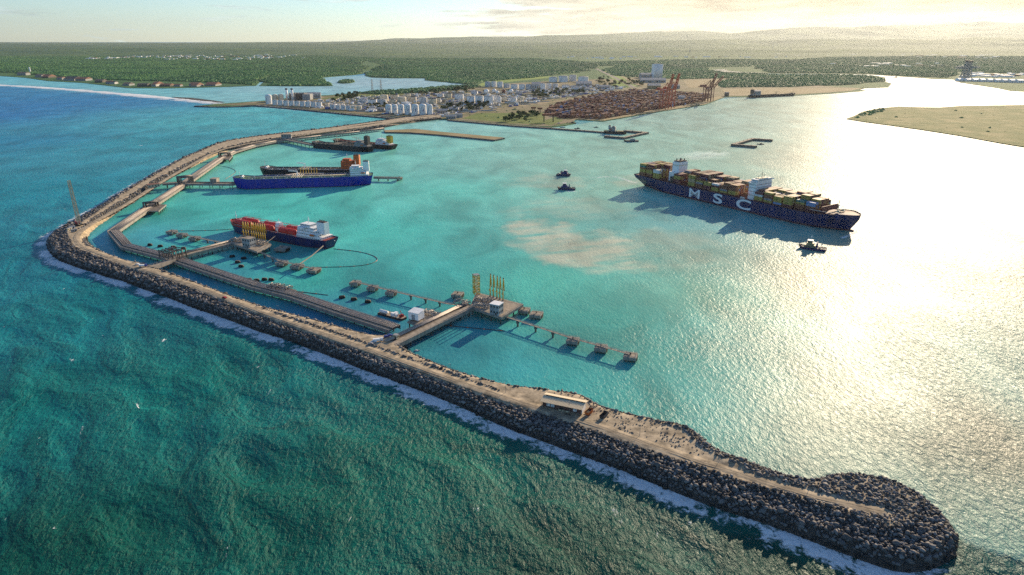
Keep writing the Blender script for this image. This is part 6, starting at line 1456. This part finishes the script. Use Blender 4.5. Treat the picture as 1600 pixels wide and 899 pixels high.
# shipyard cranes on the far right
M['crane_blue'] = mat('crane_blue', (.20, .26, .28), .6, .2, .1)
for i, (u, vt) in enumerate([(1505.5, 95.5), (1511, 96.5)]):
    p = G(u, 123.5, 2); h = height_at(p, vt); t = empty('shipyard_crane', p); tag(t, f"hazy grey-blue shipyard crane on the far right, {['left','right'][i]} one", 'crane', 'shipyard cranes')
    mb = MB(); lattice(mb, (0, 0, 0), (0, 0, h * .95), 30, 8, 6, 2.4); mb.build('tower', M['crane_blue'], t); mb = MB(); lattice(mb, (-60, 0, h * .62), (60, 0, h * .66), 9, 7, 8, 1.8); mb.build('jib', M['crane_blue'], t); MB().box((0, 0, h * .95), (22, 14, 8)).build('cab', M['dark_steel'], t); mb = MB().beam((0, 0, h), (56, 0, h * .68), 1.6).beam((0, 0, h), (-56, 0, h * .66), 1.6); mb.build('stay', M['crane_blue'], t)
for i in range(9):
    u = 1499 + i * 11.5; shed(f'white quayside shed on the far right shore, {oname[i]} from the left', u, u + 7.5 + (i % 3), 123.5 + i * .2, 127 + i * .35, 40, 'white', 'white', name='quayside_shed', group='far right quayside sheds', win=3)
# resort buildings on the far left coast
r_ = random.Random(14)
for i in range(17):
    u = 33 + i * 18.2 + r_.uniform(-8, 8); v = -r_.uniform(0, 1.6) + np.interp(u, [0,40,75,130,200,260,330], [117.2,120,125,128.5,135.8,136.5,135.6]); shed(f'low coastal building on the far left shore, {oname[i]} from the left', u, u + r_.uniform(7, 17.5), v - r_.uniform(2.0, 4.4), v, r_.uniform(30, 90), r_.choice(['wall_grey', 'dark_concrete', 'wall_grey', 'warehouse']), r_.choice(['tile_roof', 'dark_concrete', 'dark_steel']), name='coastal_building', group='buildings on the far left shore', win=6)
p = G(47.5, 114, 2); t = empty('white_tower', p); tag(t, 'slim white tower on the far left coast', 'tower'); h = height_at(p, 107); MB().tube((0, 0, 0), (0, 0, h), 6, 4.5, 12).build('shaft', M['white'], t); MB().tube((0, 0, h), (0, 0, h + 5), 6, 3, 12).build('top', M['white'], t)
# power pylons by the lagoon
for i, (u, vb, vt) in enumerate([(582, 143, 124.5), (595.5, 141.5, 124.5)]):
    p = G(u, vb, 1); h = height_at(p, vt); t = empty('power_pylon', p); tag(t, f"thin lattice power pylon standing by the lagoon, {['left','right'][i]} one", 'pylon', 'lagoon pylons'); mb = MB(); lattice(mb, (0, 0, 0), (0, 0, h), 9, 1.6, 8, .5); mb.build('mast', M['grey_steel'], t)
    mb = MB()
    for k in (.72, .82, .92): mb.beam((-7, 0, h * k), (7, 0, h * k), .5)
    mb.build('crossarm', M['grey_steel'], t)
# ================================================================ things on the breakwater
M['roof_cream'] = mat('fibre_roof', (.66, .56, .40), .8, .2, .3); M['plank'] = mat('hut_wall', (.20, .10, .08), .85, .3, .5); M['slate_blue'] = mat('blue_tarp', (.05, .06, .20), .6, .2, .5)
def build_hut():
    A = G(846, 637, 7.6); B = G(908, 650, 7.6); d = B - A; L = d.length; rz = math.atan2(d.y, d.x); c = (A + B) / 2
    t = empty('hut', (c.x, c.y, 7.6), rz); tag(t, 'long hut with pale corrugated roof and open front on the breakwater', 'hut'); D = 9.0; H1 = 4.7
    n = 17; w = (L + 1.6) / n                      # corrugated roof sheets, ridge set back, one long front slope and a short rear one
    def sheet_mesh(y0, z0, y1, z1):
        mb = MB(); k = 5; vs = []
        for i in range(k):
            x = (i / (k - 1) - .5) * w; dz_ = (0, .30, 0, .30, 0)[i] * .8
            vs += [(x, y0, z0 + dz_), (x, y1, z1 + dz_)]
        fs = [(2 * i, 2 * i + 2, 2 * i + 3, 2 * i + 1) for i in range(k - 1)]; m = len(vs); vs2 = [(a, b, c_ - .12) for a, b, c_ in vs]
        mb.add(vs + vs2, fs + [tuple(m + q for q in f[::-1]) for f in fs] + [(0, 1, m + 1, m), (m - 2, m - 1, 2 * m - 1, 2 * m - 2)]); return mb.mesh('roof_sheet', M['roof_cream'])
    f = sheet_mesh(-1.2, H1 - .1, D * .66, H1 + .75); b = sheet_mesh(D * .66, H1 + 1.35, D + .9, H1 + .5)
    rf = empty('roof', (0, 0, 0)); rf.parent = t
    for i in range(n):
        for me in (f, b): o = link('roof_sheet', me, None, rf, (-L / 2 - .8 + (i + .5) * w, 0, 0))
    MB().box((0, D - .2, 0), (L, .3, H1 + .2)).build('rear_wall', M['plank'], t)
    for x in (-L / 2 + .15, L / 2 - .15): MB().box((x, D / 2 + 1, 0), (.3, D - 2, H1)).build('end_wall', M['white'] if x > 0 else M['plank'], t)
    MB().box((0, 2.6, 0), (L * .98, .25, 2.9)).build('front_wall', M['plank'], t)
    for k in range(8): MB().box((-L / 2 + (k + .04) * (L - .4) / 7 + .1, 0, 0), (.22, .22, H1 - .2)).build('post', M['deck_dark'], t)
    for x in (-L * .36, -L * .25, L * .31): MB().box((x, 2.42, .5), (2.2, .12, 1.9)).build('window', M['slate_blue'] if x > 1e9 else M['white'], t)
    MB().box((-L * .02, 2.42, 0), (2.0, .14, 2.3)).build('door', M['dark_steel'], t)
    for k in range(3): MB().box((-L * .05 + k * 2.4, 1.0, 0), (1.8, .7, .8)).build('bench', M['cream'], t)
    return rz
HR = build_hut()
def place_bw(name, label, u, v, cat, rz=0, z=7.62, group=None): p = G(u, v, z); return tag(empty(name, (p.x, p.y, z), rz), label, cat, group)
t = place_bw('skip', 'orange skip container standing right of the hut', 920, 646.5, 'skip', R(55)); mb = MB(); mb.add([(-2.6, -1.2, .2), (2.6, -1.2, .2), (2.6, 1.2, .2), (-2.6, 1.2, .2), (-3.1, -1.35, 2.3), (3.1, -1.35, 2.3), (3.1, 1.35, 2.3), (-3.1, 1.35, 2.3)], [(3, 2, 1, 0), (0, 1, 5, 4), (1, 2, 6, 5), (2, 3, 7, 6), (3, 0, 4, 7)]); mb.build('bin', M['orange'], t); MB().box((0, 0, .3), (5, 2.2, 1.2)).build('rubble', M['rubble'], t)
for k in (-2, -.7, .7, 2): MB().box((k, -1.3, .25), (.18, .25, 2)).build('rib', M['orange'], t)
t = place_bw('skip', 'dark skip container farther right of the hut', 943.5, 651, 'skip', R(55)); mb = MB(); mb.add([(-3.2, -1.2, .2), (3.2, -1.2, .2), (3.2, 1.2, .2), (-3.2, 1.2, .2), (-3.6, -1.3, 2.0), (3.6, -1.3, 2.0), (3.6, 1.3, 2.0), (-3.6, 1.3, 2.0)], [(3, 2, 1, 0), (0, 1, 5, 4), (1, 2, 6, 5), (2, 3, 7, 6), (3, 0, 4, 7)]); mb.build('bin', M['dark_steel'], t)
for k in (-2, -.7, .7, 2): MB().box((k, -1.25, .25), (.18, .25, 1.7)).build('rib', M['grey_steel'], t)
def car(label, u, v, rz, m, name='parked_car', truck=False, z=7.62):
    t = place_bw(name, label, u, v, 'truck' if truck else 'car', rz, z, 'vehicles on the breakwater')
    if not truck:
        prof = [(-2.2, .35), (-2.25, .9), (-1.6, 1.0), (-1.1, 1.5), (.5, 1.5), (1.1, 1.0), (2.1, .9), (2.2, .35)]; mb = MB(); n = len(prof); vs = [(x, -.88, z_) for x, z_ in prof] + [(x, .88, z_) for x, z_ in prof]; mb.add(vs, [tuple(range(n)), tuple(range(2 * n - 1, n - 1, -1))] + [(i, n + i, n + (i + 1) % n, (i + 1) % n) for i in range(n)]); mb.build('body', m, t)
        for s in (-.9, .9): MB().box((-.3, s, 1.05), (1.7, .03, .38)).build('window', M['glass'], t)
        W_ = [(-1.4, -.8), (1.4, -.8), (-1.4, .8), (1.4, .8)]; r = .34
    else:
        MB().box((2.6, 0, .5), (1.9, 2.2, 2.1)).build('cab', m, t); MB().box((2.6 + .97, 0, 1.5), (.05, 1.9, .8)).build('windscreen', M['glass'], t); MB().box((-1.2, 0, .9), (5.2, 2.3, 1.5)).build('body', M['white'], t); MB().box((0, 0, .55), (7, 1.2, .35)).build('chassis', M['dark_steel'], t); W_ = [(-2.6, -1), (2.4, -1), (-2.6, 1), (2.4, 1)]; r = .5
    for x, y in W_: MB().tube((x, y - .12, r), (x, y + .12, r), r, n=12).build('wheel', M['black_rubber'], t)
M['car_white'] = mat('car_white', (.7, .7, .72), .3, .05, .3); M['car_grey'] = mat('car_grey', (.20, .21, .24), .3, .05, .3); M['car_blue'] = mat('car_blue', (.03, .05, .25), .3, .05, .3); M['car_red'] = mat('car_red', (.35, .03, .03), .3, .05, .3)
car('white truck parked where the near access bridge meets the breakwater', 591, 533.5, R(15), M['car_white'], 'parked_truck', True)
car('grey car parked just left of the near access bridge', 580, 538.5, R(10), M['car_grey']); car('white car parked left of the white truck', 584, 535.5, R(12), M['car_white']); car('blue car parked beside the bridge ramp', 604, 527, R(25), M['car_blue']); car('second blue car parked beside the bridge ramp, nearer the water', 609, 525, R(25), M['car_blue'])
car('dark grey car parked at the right end of the hut', 906, 639, R(45), M['car_grey']); car('red car on the road below the pipe portal', 351, 466, R(-24), M['car_red'])
car('blue truck on the approach to the pipe portal bridge', 224, 417, R(10), M['car_blue'], 'parked_truck', True); car('white car on the approach to the pipe portal bridge', 215, 414, R(5), M['car_white'])
# gatehouse at the near bridge
p = G(619, 529, 7.6); house('gate_hut', 'small pale gate hut at the foot of the near access bridge', (p.x, p.y, 7.6), (3.4, 3.0, 3.0), R(-28), 'cream', 'roof_grey', 1, 2)
p = G(240, 292, 7.6); house('road_depot', 'flat pinkish depot roof on the breakwater road by the blue tanker\'s jetty', (p.x, p.y, 7.6), (16, 10, 4), R(38), 'cream', 'tile_roof', 1, 4)
# lamp posts
lamp_me = MB().tube((0, 0, 0), (0, 0, 7.5), .13, .08, 6).mesh('post', M['grey_steel']); arm_me = MB().tube((0, 0, 7.4), (1.4, 0, 7.9), .07, n=5).box((1.7, 0, 7.8), (.8, .3, .15)).mesh('lamp_head', M['grey_steel'])
lp = along([Vector((*p, 7.5)) for p in ROAD[ROAD[:, 1] < 900]], 46)
for i, (q, tt) in enumerate(lp):
    n = Vector((-tt.y, tt.x, 0)); side = n if n.dot(Vector((.5, .86, 0))) > 0 else -n; q = q + side * 5.2
    t = empty('lamp_post', (q.x, q.y, 7.3), math.atan2(-side.y, -side.x)); tag(t, 'slim grey lamp post on the harbour side of the breakwater road', 'lamp post', 'lamp posts along the breakwater road'); link('post', lamp_me, None, t); link('lamp_head', arm_me, None, t)
# crawler crane at the bend
p = G(123, 352, 7.8); h = height_at(p, 282); t = empty('crawler_crane', (p.x, p.y, 7.8), R(-35)); tag(t, 'crawler crane with tall pale lattice boom at the breakwater bend', 'crane')
mb = MB()
for s in (-2.6, 2.6): mb.prism([(-4.5, s - .6), (4.5, s - .6), (4.5, s + .6), (-4.5, s + .6)], 0, 1.5)
mb.build('crawler_track', M['black_rubber'], t); MB().box((-1, 0, 1.6), (7.5, 4.4, 2.6)).build('house', M['red'], t); MB().box((2.2, 1.6, 1.7), (2.0, 1.6, 2.3)).build('cab', M['white'], t); MB().box((-5, 0, 1.6), (1.6, 4.6, 2.4)).build('counterweight', M['grey_steel'], t)
top = Vector((2.5, -1.0, h - 7.8)); mb = MB(); lattice(mb, (2.8, 0, 2), top, 3.4, 2.6, 16, .32); mb.build('boom', M['cream'], t); MB().beam((-3, 0, 4), top, .14).build('stay', M['grey_steel'], t); MB().beam((-3, 0, 4), (-2, 0, 8), .4).build('gantry', M['red'], t)
for i, (u, v, lab) in enumerate([(113,357,'first'), (116,362,'second'), (108,360,'third')]):
    q = G(u, v, 7.8); house('site_cabin', f'{["white cabin just left of", "grey cabin below", "pale cabin farthest left of"][i]} the crawler crane', (q.x, q.y, 7.8), (6, 2.6, 2.6), R(40 + i * 20), ['white', 'wall_grey', 'cream'][i], 'roof_grey', 1, 2)
# ---- smoke
def smoke(name, label, c, size, dens, col=(.9, .92, .95), rot=(0, 0, 0)):
    mb = MB(); k = 14; n = 14
    mb.lathe((0, 0, 0), [(max(.02, math.sin(math.pi * i / k)), -math.cos(math.pi * i / k)) for i in range(k + 1)], n); o = mb.build(name, None)
    m = bpy.data.materials.new(name); t = nodes(m); t.nodes.remove(t.nodes['Principled BSDF']); v = t.nodes.new('ShaderNodeVolumePrincipled'); v.inputs['Color'].default_value = (*col, 1); v.inputs['Anisotropy'].default_value = .3
    tcn = t.nodes.new('ShaderNodeTexCoord'); gr = t.nodes.new('ShaderNodeTexGradient'); gr.gradient_type = 'SPHERICAL'; t.links.new(tcn.outputs['Object'], gr.inputs['Vector']); nz_ = t.nodes.new('ShaderNodeTexNoise'); nz_.inputs['Scale'].default_value = 2.6; nz_.inputs['Detail'].default_value = 4; t.links.new(tcn.outputs['Object'], nz_.inputs['Vector'])
    mr = t.nodes.new('ShaderNodeMapRange'); mr.inputs['From Min'].default_value = .42; mr.inputs['From Max'].default_value = .7; t.links.new(nz_.outputs['Fac'], mr.inputs['Value']); mu = t.nodes.new('ShaderNodeMath'); mu.operation = 'MULTIPLY'; t.links.new(gr.outputs['Fac'], mu.inputs[0]); t.links.new(mr.outputs['Result'], mu.inputs[1]); m2 = t.nodes.new('ShaderNodeMath'); m2.operation = 'MULTIPLY'; m2.inputs[1].default_value = dens; t.links.new(mu.outputs[0], m2.inputs[0]); t.links.new(m2.outputs[0], v.inputs['Density']); t.links.new(v.outputs['Volume'], t.nodes['Material Output'].inputs['Volume'])
    o.data.materials.clear(); o.data.materials.append(m); o.location = c; o.scale = size; o.rotation_euler = rot; tag(o, label, 'smoke', kind='stuff')
fq = Matrix.Translation(cs.location) @ Matrix.Rotation(CS_H, 4, 'Z') @ Vector((-113, 6, 50))
smoke('smoke', 'thin white smoke drifting right from the container ship\'s funnel', fq + Vector((36, 6, 3)), (50, 12, 8), .22, (.72, .9, 1.0), rot=(0, R(-2), R(8)))
# ---- haze --------------------------------------------------------
def build_haze():
    mb = MB().box((0, 20000, -12), (130000, 52000, 1350))
    m = bpy.data.materials.new('haze'); t = nodes(m); t.nodes.remove(t.nodes['Principled BSDF'])
    v = t.nodes.new('ShaderNodeVolumePrincipled'); v.inputs['Color'].default_value = (0.72, 0.80, 0.86, 1); v.inputs['Density'].default_value = 1.1e-5; v.inputs['Anisotropy'].default_value = 0.52
    t.links.new(v.outputs['Volume'], t.nodes['Material Output'].inputs['Volume'])
    tag(mb.build('haze', m), kind='stuff')
build_haze()
